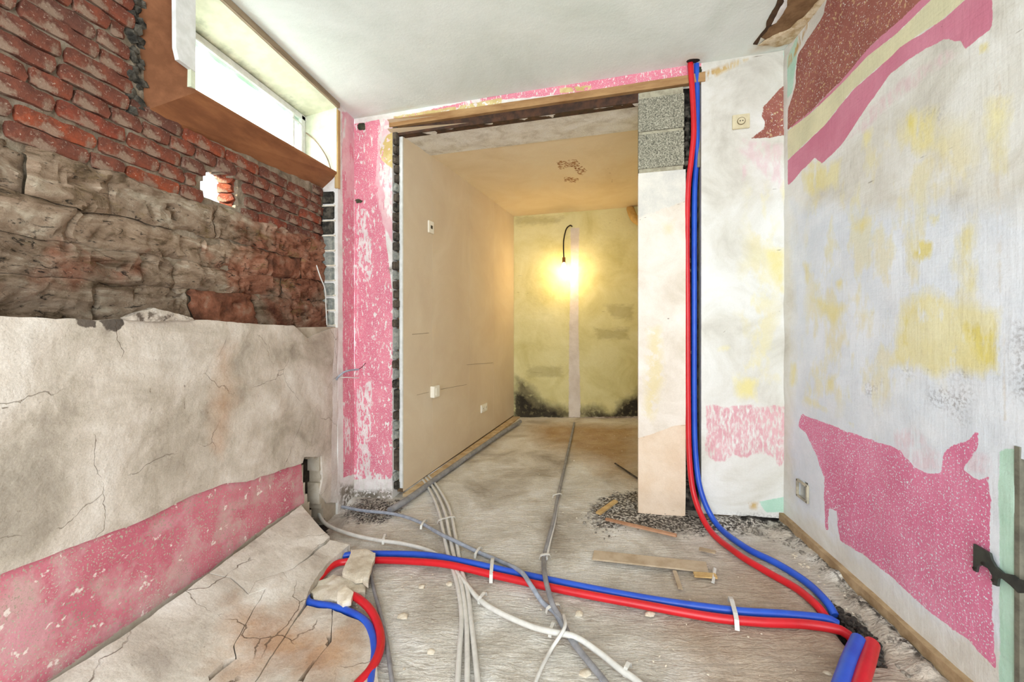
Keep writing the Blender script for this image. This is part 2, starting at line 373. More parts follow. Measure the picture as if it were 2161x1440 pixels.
f1 = patch('mortar_chunk', [tuple(fp(u, v, .05)[:2]) for u, v in [(742, 1160), (770, 1160), (792, 1168), (786, 1195), (776, 1232), (764, 1222), (752, 1224), (722, 1210)]], frag_surf(.036), m_mort, .018, res=.012, amp=.005, disp=.006)
tag(f1, 'pale flat mortar chunk lying across the red and blue pipes at their left bend', 'rubble')
f2 = patch('mortar_chunk', [tuple(fp(u, v, .03)[:2]) for u, v in [(672, 1224), (704, 1212), (745, 1218), (772, 1232), (770, 1248), (740, 1252), (722, 1274), (700, 1268), (664, 1264), (655, 1250)]], frag_surf(0.0), m_mort, .030, res=.012, amp=.006, disp=.012)
tag(f2, 'rough tan mortar lump inside the loop of the red pipe', 'rubble')
f3 = patch('mortar_chunk', [tuple(fp(u, v, .06)[:2]) for u, v in [(712, 1246), (728, 1230), (745, 1246), (742, 1262), (724, 1270), (712, 1260)]], frag_surf(.032), frg, .022, res=.01, amp=.004, disp=.008)
tag(f3, 'small white mortar lump beside the start of the red pipe bend', 'rubble')
# ================================================================== LEFT WALL
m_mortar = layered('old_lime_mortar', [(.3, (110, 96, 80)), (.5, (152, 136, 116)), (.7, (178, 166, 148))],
    [dict(a='black_mortar', c=(24, 22, 20), c2=(52, 46, 40), amp=.03, es=20, soft=.02)], sc=14, bump=.006, bs=40, grain=.4)  # near-black mortar beside the window box and at the far corner
XB = -1.575
LB = VP((XB, -1.5), (XB, 2.41))
def sB(y): return y + 1.5
hole = L(LB, [(422, 392), (434, 368), (458, 352), (482, 360), (500, 380), (505, 405), (498, 440), (480, 436), (455, 425), (430, 412)])
win_hole = [(sB(1.34), 2.0), (sB(2.395), 2.035), (sB(2.395), 2.7), (sB(1.34), 2.7)]
wall_left = panel('wall_left', LB, sB(-1.5), sB(2.41), 1.05, 2.56, m_mortar, .014, .012, {'black_mortar': LL(LB, [[(262, -20), (300, -20), (300, 120), (322, 240), (300, 245), (282, 150)], [(640, 560), (690, 400), (700, 400), (700, 700), (640, 700)]])}, [hole, win_hole], .10, dsc=14)
tag(wall_left, 'left wall of bare brick over rough stone and beige plaster', 'wall', kind='structure')
# outer leaf of the wall around the window and the hole
def tint(name, a, b):
    k = NT(name); k.b.inputs['Roughness'].default_value = .92; oi = k.n.new('ShaderNodeObjectInfo')
    c = k.mix(oi.outputs['Random'], lin(a), lin(b))
    n = k.noise(22, 6, .7); c = k.mix(k.rng(n, .36, .70, 0, .85), c, lin((78, 50, 42)))
    c = k.mix(k.rng(k.noise(9, 6, .7, loc=(4, 4, 4)), .54, .62, 0, .75), c, lin((150, 130, 112)))
    c = k.mix(k.rng(k.noise(120, 3, .7), .6, .7, 0, .6), c, lin((196, 178, 160)))
    k.col(c); k.bump(k.noise(60, 6, .75), .004); return k.m
m_brick = tint('old_red_brick', (138, 74, 54), (112, 72, 60))
m_brick2 = tint('bright_red_brick', (160, 80, 52), (142, 70, 52))
def rough_block(seed, lx, lz, dp, n=(7, 3), jit=.006):
    r = np.random.default_rng(seed); V = []; Fs = []
    a, b = n
    for i in range(a + 1):
        for j in range(b + 1):
            e = (i in (0, a)) or (j in (0, b)); u = (i / a - .5) * lx; v = (j / b - .5) * lz
            cor = (i in (0, a)) and (j in (0, b))
            sh = .93 if cor else 1
            V.append(((dp if not e else dp - (.001 + .005 * r.random())) + (r.random() - .5) * jit, u * sh + (r.random() - .5) * jit * .9, v * sh + (r.random() - .5) * jit * .8))
    m = (a + 1) * (b + 1)
    for k in range(m): V.append((-.02, V[k][1], V[k][2]))
    g = lambda i, j: i * (b + 1) + j
    for i in range(a):
        for j in range(b): Fs.append((g(i, j), g(i + 1, j), g(i + 1, j + 1), g(i, j + 1)))
    nf = len(Fs)
    for i in range(a): Fs.append((g(i, 0), g(i, 0) + m, g(i + 1, 0) + m, g(i + 1, 0))); Fs.append((g(i, b), g(i + 1, b), g(i + 1, b) + m, g(i, b) + m))
    for j in range(b): Fs.append((g(0, j), g(0, j + 1), g(0, j + 1) + m, g(0, j) + m)); Fs.append((g(a, j), g(a, j) + m, g(a, j + 1) + m, g(a, j + 1)))
    me = bpy.data.meshes.new('rough_block'); me.from_pydata(V, [], Fs); me.update()
    arr = np.zeros(len(Fs), bool); arr[:nf] = True; me.polygons.foreach_set('use_smooth', arr); me.set_sharp_from_angle(angle=math.radians(28)); return me
stretcher = []
for i in range(6):
    for mm in (m_brick, m_brick, m_brick2):
        me = rough_block(i, .197, .051, .013, (9, 3), .006); me.materials.append(mm); stretcher.append(me)
header = []
for i in range(5):
    me = rough_block(40 + i, .097, .051, .013, (5, 3), .006); me.materials.append(m_brick); header.append(me)
bat = []
for i in range(4):
    me = rough_block(140 + i, .046, .050, .011, (3, 3), .009); me.materials.append(m_brick); bat.append(me)
COURSE = .0605; Z0 = 1.665; nb = 0
hp = hole
for row in range(15):
    z = Z0 + row * COURSE + .028; y = -.1 + (row % 2) * .105 + random.uniform(-.02, .02)
    while y < 2.40:
        short = (row % 5 == 3) or random.random() < .12
        ln = .105 if short else .205; yc = y + ln / 2; y += ln
        def fits(yc, ln):
            s_ = sB(yc); ex = ln * .47
            if yc + ex > 2.405 or yc < .25 or z > 2.52: return False
            if z > 1.965 + max(0, yc - 1.3) * .03 and yc + ex > 1.272: return False
            c = np.array([s_, s_ - ex, s_ + ex, s_ - ex * .5, s_ + ex * .5]); ok_ = True
            for dz in (-.018, 0, .018): ok_ &= not inside(c, np.array([z + dz] * 5), hp).any()
            return ok_
        def lay(yc, lib):
            global nb
            o = bpy.data.objects.new('brick', random.choice(lib)); C.objects.link(o); o.parent = wall_left
            o.location = (XB + .004 + random.uniform(-.003, .004), yc, z + random.uniform(-.003, .003) - .014 * (yc - .85)); o.rotation_euler = (random.uniform(-.024, 0), 0, random.uniform(-.012, .012)); nb += 1
        if fits(yc, ln): lay(yc, header if short else stretcher)
        elif not short:
            for q_ in (-.051, .051):
                if fits(yc + q_, .1): lay(yc + q_, header)
                else:
                    for q2 in (-.026, .026):
                        if fits(yc + q_ + q2, .05): lay(yc + q_ + q2, bat)
        else:
            for q2 in (-.026, .026):
                if fits(yc + q2, .05): lay(yc + q2, bat)
# bricks of the far side of the hole, broken and lit by the sun
tun = []
hh = ragged(hole, .02, .004); n = len(hh)
V = [LB.P(a, z, -.02) for a, z in hh] + [LB.P(a + .01 * math.sin(i * 2.1), z + .008 * math.cos(i * 1.7), -.10) for i, (a, z) in enumerate(hh)]
hb = link('hole_reveal', V, [(i, (i + 1) % n, (i + 1) % n + n, i + n) for i in range(n)], m_brick2, wall_left)
yh = on_x(500, 400, XB).y
for i in range(4):
    me = rough_block(70 + i, .07, .036, .014, (3, 2), .012); me.materials.append(m_brick2)
    o = bpy.data.objects.new('brick', me); C.objects.link(o); o.parent = wall_left
    o.location = (XB - .05, yh - .012, 1.665 + .03 + i * .045); o.rotation_euler = (0, 0, R(-72 + random.uniform(-8, 8)))
# rough stones
k = NT('rough_sandstone'); k.b.inputs['Roughness'].default_value = .93; oi = k.n.new('ShaderNodeObjectInfo')
gz = k.n.new('ShaderNodeSeparateXYZ'); k.l.new(k.tc.outputs['Object'], gz.inputs[0])
nz = k.noise(4.2, 8, .68, (1, 1, 2.6), 1.2)
c = k.ramp(nz, [(.30, (58, 48, 38)), (.40, (116, 96, 74)), (.48, (156, 132, 110)), (.56, (172, 150, 128)), (.64, (200, 184, 162))])
c = k.mix(k.rng(k.math('ADD', k.noise(2.6, 5, .6, loc=(7, 3, 2)), k.rng(gz.outputs[1], 1.0, 2.2, -.08, .09)), .50, .60, 0, .75), c, k.ramp(nz, [(.3, (104, 54, 36)), (.5, (158, 92, 66)), (.7, (186, 134, 108))]))
c = k.mix(k.rng(k.noise(5, 6, .7, (1, 1, 2), loc=(1, 9, 2)), .57, .66, 0, .7), c, lin((128, 106, 62)))
c = k.mix(k.rng(k.noise(16, 7, .75, (1, 1, 2.5), 1.5, loc=(2, 2, 2)), .57, .64, 0, .9), c, lin((34, 31, 28)))
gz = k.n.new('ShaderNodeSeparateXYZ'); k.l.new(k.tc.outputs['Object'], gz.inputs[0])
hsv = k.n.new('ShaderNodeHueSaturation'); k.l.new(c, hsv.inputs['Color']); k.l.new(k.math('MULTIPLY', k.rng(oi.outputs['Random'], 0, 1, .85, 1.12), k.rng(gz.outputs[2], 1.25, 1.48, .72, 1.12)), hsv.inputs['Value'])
k.col(k.mix(k.rng(k.noise(140, 3, .7), .62, .72, 0, .5), hsv.outputs[0], lin((205, 190, 168))))
k.bump(k.noise(16, 8, .75, (1, 1, 2)), .02); k.bump(k.noise(70, 5, .7), .004); m_stone = k.m
k = NT('red_sandstone'); k.b.inputs['Roughness'].default_value = .93
k.col(k.ramp(k.noise(8, 7, .7), [(.3, (62, 44, 36)), (.45, (108, 68, 50)), (.55, (138, 88, 66)), (.68, (152, 124, 104))])); k.bump(k.noise(14, 8, .75), .015); m_redstone = k.m
def stone(y0, y1, z0, z1, mat, proud=.03):
    n_y = max(6, int((y1 - y0) / .014)); n_z = max(5, int((z1 - z0) / .014))
    yy, zz = np.meshgrid(np.linspace(y0, y1, n_y), np.linspace(z0, z1, n_z), indexing='ij')
    e = np.minimum(np.minimum(yy - y0, y1 - yy), np.minimum(zz - z0, z1 - zz))
    d = proud + fbm(yy * .6, zz * 1.6, 8, 3) * .022 - np.abs(fbm(yy, zz * 1.7, 22, 5)) * .030 + .006 - .012 * np.clip(1 - e / .007, 0, 1) ** 2 - .02 * (fbm(yy, zz * 3, 9, 3, 44) > .33)
    yj = yy + fbm(yy, zz, 14, 3) * .022; zj = zz + fbm(yy, zz, 9, 3, 20) * .022
    V = np.stack([XB + d, yj, zj], -1).reshape(-1, 3).tolist(); g = lambda i, j: i * n_z + j; Fs = []
    for i in range(n_y - 1):
        for j in range(n_z - 1): Fs.append((g(i, j), g(i + 1, j), g(i + 1, j + 1), g(i, j + 1)))
    return link('stone', V, Fs, mat, wall_left, True)
for z0, z1, cuts in ((1.08, 1.285, (.2, .62, 1.12, 1.46, 1.80, 2.08, 2.40)), (1.285, 1.40, (.2, .86, 1.28, 1.40, 1.72, 2.0, 2.22, 2.40)), (1.40, 1.52, (.2, .70, 1.05, 1.52, 1.9, 2.16, 2.40)), (1.52, 1.665, (.2, .95, 1.16, 1.58, 1.95, 2.25, 2.40))):
    for a, b in zip(cuts[:-1], cuts[1:]):
        red = (z0 < 1.1 and 1.4 < a < 1.5) or (z0 > 1.3 and z0 < 1.45 and a > 1.85 and a < 2.0)
        stone(a + .0005, b - .0005, z0 + .0005, z1 - .0005, m_redstone if red else m_stone, .026 + random.uniform(-.006, .008))
# lower wall: pink-painted coat with a hole near the corner
m_lowpink = layered('left_wall_lower_coat', [(.3, (150, 138, 120)), (.5, (186, 174, 156)), (.7, (206, 198, 184))],
    [dict(a='pink', c=(212, 128, 142), c2=(196, 104, 122), amp=.012, es=14, soft=.003, speck=.605, ss=170, cs=3),
     dict(a='pink', c=(214, 158, 166), c2=(206, 176, 170), amp=.01, es=20, soft=.003, keep=.55, ws=7, wsoft=.06, op=.75, speck=.6, ss=170),
     dict(a='pink', c=(238, 222, 214), amp=.01, soft=.003, keep=.66, ws=26, wsoft=.02)], sc=6, bump=.002)
cav = L(LW, [(642, 968), (678, 964), (681, 1010), (676, 1048), (690, 1100), (700, 1140), (668, 1110), (648, 1030)])
low = panel('lower_coat', LW, 0, 4.055 - .14, -.10, 1.12, m_lowpink, .018, .006, {'pink': LL(LW, [[(-900, 1640), (-900, 1380), (0, 1190), (640, 960), (648, 1062), (560, 1118), (440, 1213), (250, 1340), (110, 1440), (-150, 1640)]])}, [cav], .08, wall_left, off=-.014)
m_plast = layered('beige_old_plaster', [(.30, (156, 144, 130)), (.43, (190, 178, 163)), (.54, (212, 200, 187)), (.68, (230, 221, 211))],
    [dict(a='grey', c=(132, 124, 112), c2=(168, 160, 146), amp=.14, es=5, soft=.3, op=.75),
     dict(a='rust', c=(186, 138, 102), c2=(196, 160, 128), amp=.08, es=8, soft=.12, op=.8),
     dict(a='white', c=(232, 228, 222), c2=(218, 210, 202), amp=.012, es=20, soft=.006),
     dict(a='crack', c=(98, 78, 60), amp=.005, es=30, soft=.002, op=.8),
     dict(a='chip', c=(108, 96, 86), c2=(78, 70, 64), amp=.015, es=22, soft=.003)], sc=3.4, bump=.004, bs=26, grain=.25, net=(3.0, .0045, .47, .5))
pc = [(-900, 640), (0, 668), (100, 672), (150, 672), (230, 676), (330, 676), (440, 676), (540, 684), (620, 688), (650, 714), (668, 706), (690, 696), (713, 692), (716, 800), (718, 1000), (720, 1062), (690, 1062), (678, 1040), (682, 1010), (680, 963), (643, 966), (640, 978), (560, 1004), (520, 1018), (478, 1020), (440, 1034), (400, 1049), (300, 1100), (130, 1164), (0, 1213), (-900, 1500)]
pcs = L(LW, pc); pcs = [(max(a, .0), z) for a, z in pcs]
plaster = patch('plaster_coat', pcs, lambda a, b, h: LW.P(a, b, -.014 + h + .012 * float(np.clip(1 - (b - .1), 0, 1)) * 0), m_plast, .014, res=.022, parent=wall_left, amp=.004, disp=.010, dsc=4, step=.02, layers={
    'grey': LL(LW, [[(-200, 900), (130, 860), (240, 1000), (60, 1180), (-200, 1250)], [(300, 700), (450, 690), (420, 760), (340, 820)], [(0, 700), (60, 690), (90, 900), (0, 900)]]),
    'rust': LL(LW, [[(450, 710), (500, 720), (510, 850), (470, 980), (430, 950), (440, 800)], [(590, 700), (640, 690), (600, 720)]]),
    'white': LL(LW, [[(704, 690), (720, 690), (724, 1065), (698, 1065), (700, 900)]]),
    'crack': LL(LW, [('line', .003, [(392, 865), (388, 830), (395, 800), (405, 798)]), ('line', .002, [(300, 870), (320, 840), (310, 800), (330, 760)]), ('line', .002, [(120, 900), (190, 940), (260, 930)]),
                     ('line', .006, [(406, 831), (409, 832)]), ('line', .0018, [(0, 862), (70, 860), (110, 840)]), ('line', .0018, [(150, 830), (260, 750), (330, 740)]), ('line', .002, [(330, 960), (400, 970), (470, 990)])]),
    'chip': LL(LW, [[(155, 668), (208, 668), (208, 690), (180, 694), (160, 685)], [(214, 668), (266, 668), (262, 690), (240, 706), (218, 698)]])})
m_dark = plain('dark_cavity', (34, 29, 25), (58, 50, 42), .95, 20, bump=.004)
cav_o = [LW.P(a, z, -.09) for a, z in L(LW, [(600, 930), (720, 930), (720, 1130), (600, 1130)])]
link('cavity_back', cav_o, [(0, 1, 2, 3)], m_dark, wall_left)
# flake of plaster tipped up on the ledge
fl = []
pf = [(272, 672), (300, 660), (330, 649), (350, 655), (385, 664), (412, 671), (420, 677), (345, 677), (280, 677)]
flake = patch('plaster_flake', L(LW, pf, .03), lambda a, b, h: LW.P(a, b, .0 + h), m_plast, .022, res=.012, amp=.003, disp=.008)
tag(flake, 'torn pale plaster flake resting on the top edge of the beige plaster, left wall', 'rubble')
# pink return of the left wall next to the corner, and blockwork toothing under the window
RET0 = on_x(713, 600, XL).y; LY = 2.59
m_pinkwall = layered('scraped_pink_paint', [(.3, (214, 208, 200)), (.5, (232, 228, 224)), (.7, (240, 238, 236))],
    [dict(a='pink', c=PINK, c2=PINK2, amp=.012, es=18, est=(1, 1, .35), soft=.003, keep=.395, ws=55, wst=(1, 1, .4), wsoft=.02, speck=.63, ss=190),
     dict(a='palepink', c=(226, 168, 180), c2=(236, 196, 200), amp=.02, es=12, soft=.01, keep=.45, ws=20, wst=(1, 1, .3)),
     dict(a='scrape', c=(238, 232, 230), c2=(214, 200, 198), amp=.03, es=22, est=(1, 1, .3), soft=.01, keep=.49, ws=60, wst=(1, 1, .35)),
     dict(a='yellow', c=(222, 206, 150), c2=(196, 170, 110), amp=.01, es=25, soft=.006, keep=.42, ws=30),
     dict(a='grime', c=(120, 112, 100), c2=(160, 152, 140), amp=.03, es=25, soft=.03, keep=.45, ws=50, wsoft=.05),
     dict(a='pit', c=(40, 48, 34), c2=(90, 90, 70), amp=.012, es=40, soft=.003)], sc=8, bump=.002, bs=70, grain=.12)
ret_pts = {'pink': LL(LW, [[(722, 300), (746, 300), (750, 1000), (724, 1010)]]), 'palepink': LL(LW, [[(720, 235), (760, 235), (760, 420), (724, 420)]]),
           'scrape': LL(LW, [[(716, 220), (724, 220), (722, 440), (716, 440)], [(726, 880), (740, 880), (740, 960), (728, 960)]]), 'yellow': [], 'grime': LL(LW, [[(716, 1020), (760, 1020), (760, 1080), (716, 1080)]]), 'pit': []}
ret = panel('wall_left_return', LW, RET0 + 1.5, 4.09, -.08, CEIL, m_pinkwall, .012, .003, ret_pts, thick=.12)
tag(ret, 'narrow pink-painted return between brick wall and pink pier', 'wall', kind='structure')
m_grey = plain('grey_blockwork', (120, 124, 120), (160, 160, 150), .92, 40, bump=.004)
m_greyd = plain('dark_mortar', (44, 42, 38), (92, 86, 76), .95, 30, bump=.006)
zt = 1.12
while zt < 1.98:
    h = random.uniform(.085, .105)
    box('block', (-1.535, RET0 + .01, zt + h / 2), (.042, 0, 0), (0, .022 + random.uniform(-.004, .004), 0), (0, 0, h / 2 - .006), m_grey if zt < 1.7 else m_greyd, wall_left, .006)
    zt += h
join('mortar_joint', [box_data((-1.53, RET0 + .012, 1.13 + i * .0955), (.044, 0, 0), (0, .022, 0), (0, 0, .004)) for i in range(9)], frg, wall_left)
# dark rough mortar beside the window box
prt = []
for i in range(34):
    p = on_x(284 + 12 * math.sin(i * 1.3) + 3 * random.random(), -40 + i * 8.6, XB); r = random.uniform(.014, .026)
    n_ = 8; 
    for _ in range(1):
        V = []; 
        import bmesh
        bm = bmesh.new(); bmesh.ops.create_icosphere(bm, subdivisions=1, radius=r)
        V = [v.co * random.uniform(.7, 1.2) + p for v in bm.verts]; bm.verts.index_update(); Fs = [tuple(v.index for v in f.verts) for f in bm.faces]; bm.free(); prt.append((V, Fs))
o = join('mortar_lump', prt, m_greyd, wall_left); o['kind'] = 'stuff'
# ================================================================== WINDOW in the left wall
m_wood = plain('orange_brown_wood', (152, 100, 64), (122, 76, 48), .7, 9, bump=.0015, stretch=(1, .25, 1))
m_wood2 = plain('dark_brown_board', (108, 66, 38), (128, 82, 52), .75, 12, bump=.001)
m_cream = plain('cream_reveal_paint', (226, 228, 206), (206, 212, 186), .8, 14)
m_white = plain('white_paint', (228, 228, 226), (212, 212, 208), .6, 20)
m_trim = plain('grey_brown_trim', (150, 132, 108), (126, 108, 86), .7, 25, stretch=(1, .2, 1))
win = empty('window_1', (XL, 1.9, 2.06), 'high horizontal window in a brown timber box above the brick wall', 'window', kind='structure')
B0 = on_x(413, 195, XL); C0 = on_x(711, 367, XL); A0 = on_x(300, 236, XB); D0 = on_x(690, 402, XB); D0.y = min(D0.y, RET0 + .02)
zt_ = CEIL - .035
def quad_board(name, a, b, c, d, th, mat):
    n = (b - a).cross(c - a).normalized(); return prism(name, [a, b, c, d], n, th, mat, win)
quad_board('sill_board', A0, D0 , C0, B0, .022, m_wood).data
quad_board('near_jamb_board', Vector((XB - .0, A0.y - .02, CEIL)), Vector(A0), Vector(B0), Vector((XL, B0.y - .0, CEIL)), .018, m_wood2)
XG = -1.70
zs0, zs1 = B0.z + .012, C0.z + .012
# sill top going out to the glass, far jamb, near reveal, soffit
def slab(name, pts, th, n, mat): return prism(name, pts, n, th, mat, win)
slab('inner_sill', [Vector((XL, B0.y, zs0)), Vector((XL, RET0, zs1)), Vector((XG - .02, RET0, zs1)), Vector((XG - .02, B0.y, zs0))], .012, (0, 0, 1), m_wood)
k = NT('mouldy_cream_paint'); sp = k.n.new('ShaderNodeSeparateXYZ'); k.l.new(k.tc.outputs['Object'], sp.inputs[0])
mo = k.math('ADD', k.rng(sp.outputs[0], -1.60, -1.72), k.math('MULTIPLY', k.math('SUBTRACT', k.noise(9, 6, .7), .5), 2.2))
c = k.mix(k.rng(mo, .35, 1.2, 0, .8), k.mix(k.rng(k.noise(14), .4, .6), lin((228, 230, 206)), lin((214, 218, 192))), lin((92, 108, 88)))
k.col(c); m_mould = k.m
slab('soffit', [Vector((XL, B0.y, zt_)), Vector((XG - .02, B0.y, zt_ - .05)), Vector((XG - .02, RET0, zt_ - .05)), Vector((XL, RET0, zt_))], .03, (0, 0, -1), m_mould)
slab('far_jamb', [Vector((XL, RET0 - .015, zs1)), Vector((XL, RET0 - .015, zt_)), Vector((XG, RET0 - .015, zt_ - .04)), Vector((XG, RET0 - .015, zs1))], .02, (0, -1, 0), m_cream)
slab('near_reveal', [Vector((XL, B0.y, zs0)), Vector((XG, B0.y, zs0)), Vector((XG, B0.y, zt_)), Vector((XL, B0.y, zt_))], .02, (0, 1, 0), m_cream)
box('ceiling_trim', (XL + .004, (B0.y - .45 + RET0) / 2, CEIL - .017), (.012, 0, 0), (0, (RET0 - B0.y + .45) / 2, 0), (0, 0, .017), m_trim, win, .003)
pw = [on_x(u, v, XL + .004) for u, v in [(370, -60), (413, -60), (413, 152), (378, 126), (372, 100)]]
pw[0].z = pw[1].z = CEIL - .002
prism('casing_board', pw, (1, 0, 0), .018, m_white, win)
box('timber_post', (XL - .004, RET0 + .002, (C0.z - .10 + zt_) / 2), (.012, 0, 0), (0, .014, 0), (0, 0, (zt_ - C0.z + .08) / 2), plain('raw_pine', (196, 164, 112), (172, 138, 90), .7, 20, stretch=(1, 1, .2)), win, .002)
ymid = (B0.y + RET0) / 2; hy = (RET0 - B0.y) / 2; zb = min(zs0, zs1)
for nm, c_, hs_ in (('frame_rail', (XG, ymid, zt_ - .062), (.02, hy, .016)), ('frame_rail', (XG, ymid, zb + .02), (.02, hy, .02)), ('frame_stile', (XG, RET0 - .04, (zb + zt_) / 2 - .02), (.02, .018, .19)), ('frame_stile', (XG, B0.y + .02, (zb + zt_) / 2 - .02), (.02, .018, .19)), ('frame_stile', (XG, RET0 - .12, (zb + zt_) / 2 - .02), (.012, .008, .19))):
    box(nm, c_, (hs_[0], 0, 0), (0, hs_[1], 0), (0, 0, hs_[2]), m_white, win, .003)
k = NT('frosted_glass'); k.b.inputs['Base Color'].default_value = (.97, .98, 1, 1); k.b.inputs['Transmission Weight'].default_value = 1; k.b.inputs['Roughness'].default_value = .45; k.b.inputs['IOR'].default_value = 1.2
sp = k.n.new('ShaderNodeSeparateXYZ'); k.l.new(k.tc.outputs['Object'], sp.inputs[0])
k.col(k.mix(k.rng(k.math('ADD', sp.outputs[2], k.math('MULTIPLY', k.math('SUBTRACT', k.noise(7, 6, .7), .5), .25)), 2.30, 2.44), (.97, .98, 1, 1), lin((128, 150, 130)))); m_glass = k.m
box('pane', (XG - .004, ymid, (zb + zt_) / 2 - .02), (.003, 0, 0), (0, hy - .02, 0), (0, 0, .19), m_glass, win)
wj = tube('wire_stay', [Vector((XG + .03, RET0 - .03, 2.36)), Vector((-1.60, RET0 - .03, 2.30)), Vector((-1.53, RET0 - .03, 2.20)), Vector((-1.50, RET0 - .03, 2.12))], .004, m_trim, win, 8)
for zz in (2.40, 2.22): box('frame_cleat', (XG + .02, RET0 - .09, zz), (.004, 0, 0), (0, .06, 0), (0, 0, .004), m_white, win)
# ================================================================== CEILING
m_ceil = layered('stained_white_ceiling', [(.3, (212, 220, 212)), (.5, (225, 232, 226)), (.7, (234, 240, 235))],
    [dict(a='stain', c=(196, 170, 132), c2=(216, 204, 182), amp=.05, es=10, soft=.08, op=.8),
     dict(a='line', c=(150, 140, 128), amp=.002, es=10, soft=.002, op=.7)], sc=2, bump=.0012, bs=90, grain=.05)
def cl(ps): return [tuple(on_z(u, v, CEIL)[:2]) for u, v in ps]
def hgrid(name, x0, x1, y0, y1, z, mat, layers, res=.02, amp=.002, parent=None, edge=None):
    xs = np.arange(x0, x1 + res, res); ys = np.arange(y0, y1 + res, res); X, Y = np.meshgrid(xs, ys, indexing='ij')
    if edge is not None: Y = y0 + (Y - y0) * ((edge(X) - y0) / (y1 - y0))
    Z = z + fbm(X, Y, 2.5, 4) * amp; nx, ny = X.shape; ii = np.arange(nx * ny).reshape(nx, ny)
    V = np.concatenate([np.stack([X, Y, Z], -1).reshape(-1, 3), [[x0, y0, z + .06], [x1, y0, z + .06], [x1, float(Y[-1, -1]), z + .06], [x0, float(Y[0, -1]), z + .06]]])
    f = np.stack([ii[:-1, :-1], ii[:-1, 1:], ii[1:, 1:], ii[1:, :-1]], -1).reshape(-1, 4).tolist(); n = nx * ny; f.append((n, n + 1, n + 2, n + 3))
    o = link(name, V.tolist(), f, mat, parent, True); attrs(o, X.ravel(), Y.ravel(), layers); return o
ceil = hgrid('ceiling', XL - .02, XR + .06, -1.6, 2.6, CEIL, m_ceil, {
    'stain': [cl([(1480, 150), (1560, 120), (1600, 70), (1640, 10), (1700, -60), (1760, -60), (1665, 100), (1560, 130)]), cl([(1430, 140), (1450, 108), (1490, 112), (1490, 150)]), cl([(740, 255), (900, 228), (870, 220), (760, 240)])],
    'line': [('line', .0015, cl([(1540, -30), (1478, 118)])), ('line', .0012, cl([(560, 40), (620, 60), (600, 90)])), ('line', .0015, cl([(1440, -30), (1424, 140)]))]}, edge=lambda x: 2.59 - .1329 * (x - XL) + .03)
tag(ceil, 'white plastered ceiling, stained and torn in the far right corner', 'ceiling', kind='structure')
m_edge2 = plain('torn_brown_edge', (84, 62, 42), (60, 44, 32), .9, 30)
m_card = plain('brown_fibreboard', (138, 108, 76), (112, 84, 56), .85, 18, bump=.001)
def ceil_surf(base): return lambda a, b, h: Vector((a, b, CEIL - base - h))
def flipped(o):
    o.data.flip_normals(); return o
hb_ = flipped(patch('exposed_board', cl([(1604, 78), (1640, 20), (1655, -40), (1760, -40), (1700, 34), (1668, 60), (1640, 72), (1622, 86)]), ceil_surf(.0), m_card, .006, res=.02, parent=ceil, amp=.004))
flipped(patch('torn_edge', cl([(1590, 92), (1612, 62), (1646, -10), (1660, -60), (1680, -60), (1655, 10), (1640, 42), (1605, 78), (1600, 92)]), ceil_surf(.004), m_edge2, .004, res=.012, parent=ceil, amp=.006))
m_tear = plain('torn_lining_paper', (214, 198, 170), (176, 150, 112), .9, 30, bump=.002)
flipped(patch('torn_paper', cl([(1654, 0), (1648, -50), (1664, -60), (1660, 10), (1640, 45), (1628, 50)]), ceil_surf(.008), m_white, .004, res=.012, parent=ceil, amp=.004))
flipped(patch('torn_paper', cl([(1600, 92), (1630, 72), (1668, 58), (1700, 30), (1740, -20), (1765, -20), (1700, 60), (1672, 84), (1640, 96)]), ceil_surf(.008), m_tear, .006, res=.012, parent=ceil, amp=.008, disp=.004))
# ================================================================== BACK WALL (pink pier, header, block pier, right part)
sb = lambda u, v=600: BK.st(u, v)[0]
flz = lambda s: .065 * (XL + s * BK.S.x + .75) - .03
s_p1 = sb(828)
lay_pier = {
    'pink': LL(BK, [[(740, 262), (800, 252), (812, 300), (812, 480), (832, 640), (832, 1012), (740, 1012)]]),
    'palepink': LL(BK, [[(800, 250), (832, 250), (832, 520), (806, 470), (790, 400)]]),
    'scrape': LL(BK, [[(796, 262), (832, 262), (832, 470), (800, 380)], [(752, 440), (772, 440), (790, 560), (780, 600), (752, 560)], [(750, 820), (785, 800), (782, 1000), (756, 1000)], [(742, 985), (832, 1005), (832, 1060), (742, 1060)], ('line', .006, [(756, 560), (754, 700), (766, 760), (770, 820)])]),
    'yellow': LL(BK, [[(815, 285), (832, 275), (832, 360), (806, 340), (800, 320)]]),
    'grime': LL(BK, [[(740, 1030), (832, 1030), (832, 1090), (740, 1090)], [(812, 560), (832, 560), (832, 600)]]),
    'pit': LL(BK, [[(752, 262), (770, 258), (772, 275), (757, 276)], [(748, 420), (768, 421), (764, 428), (752, 430)], ('line', .004, [(757, 912), (759, 914)])])}
pier = panel('wall_back_pier_left', BK, 0, s_p1, flz, CEIL, m_pinkwall, .012, .004, lay_pier, thick=.13)
tag(pier, 'pink-painted scraped pier left of the alcove opening', 'wall', kind='structure')
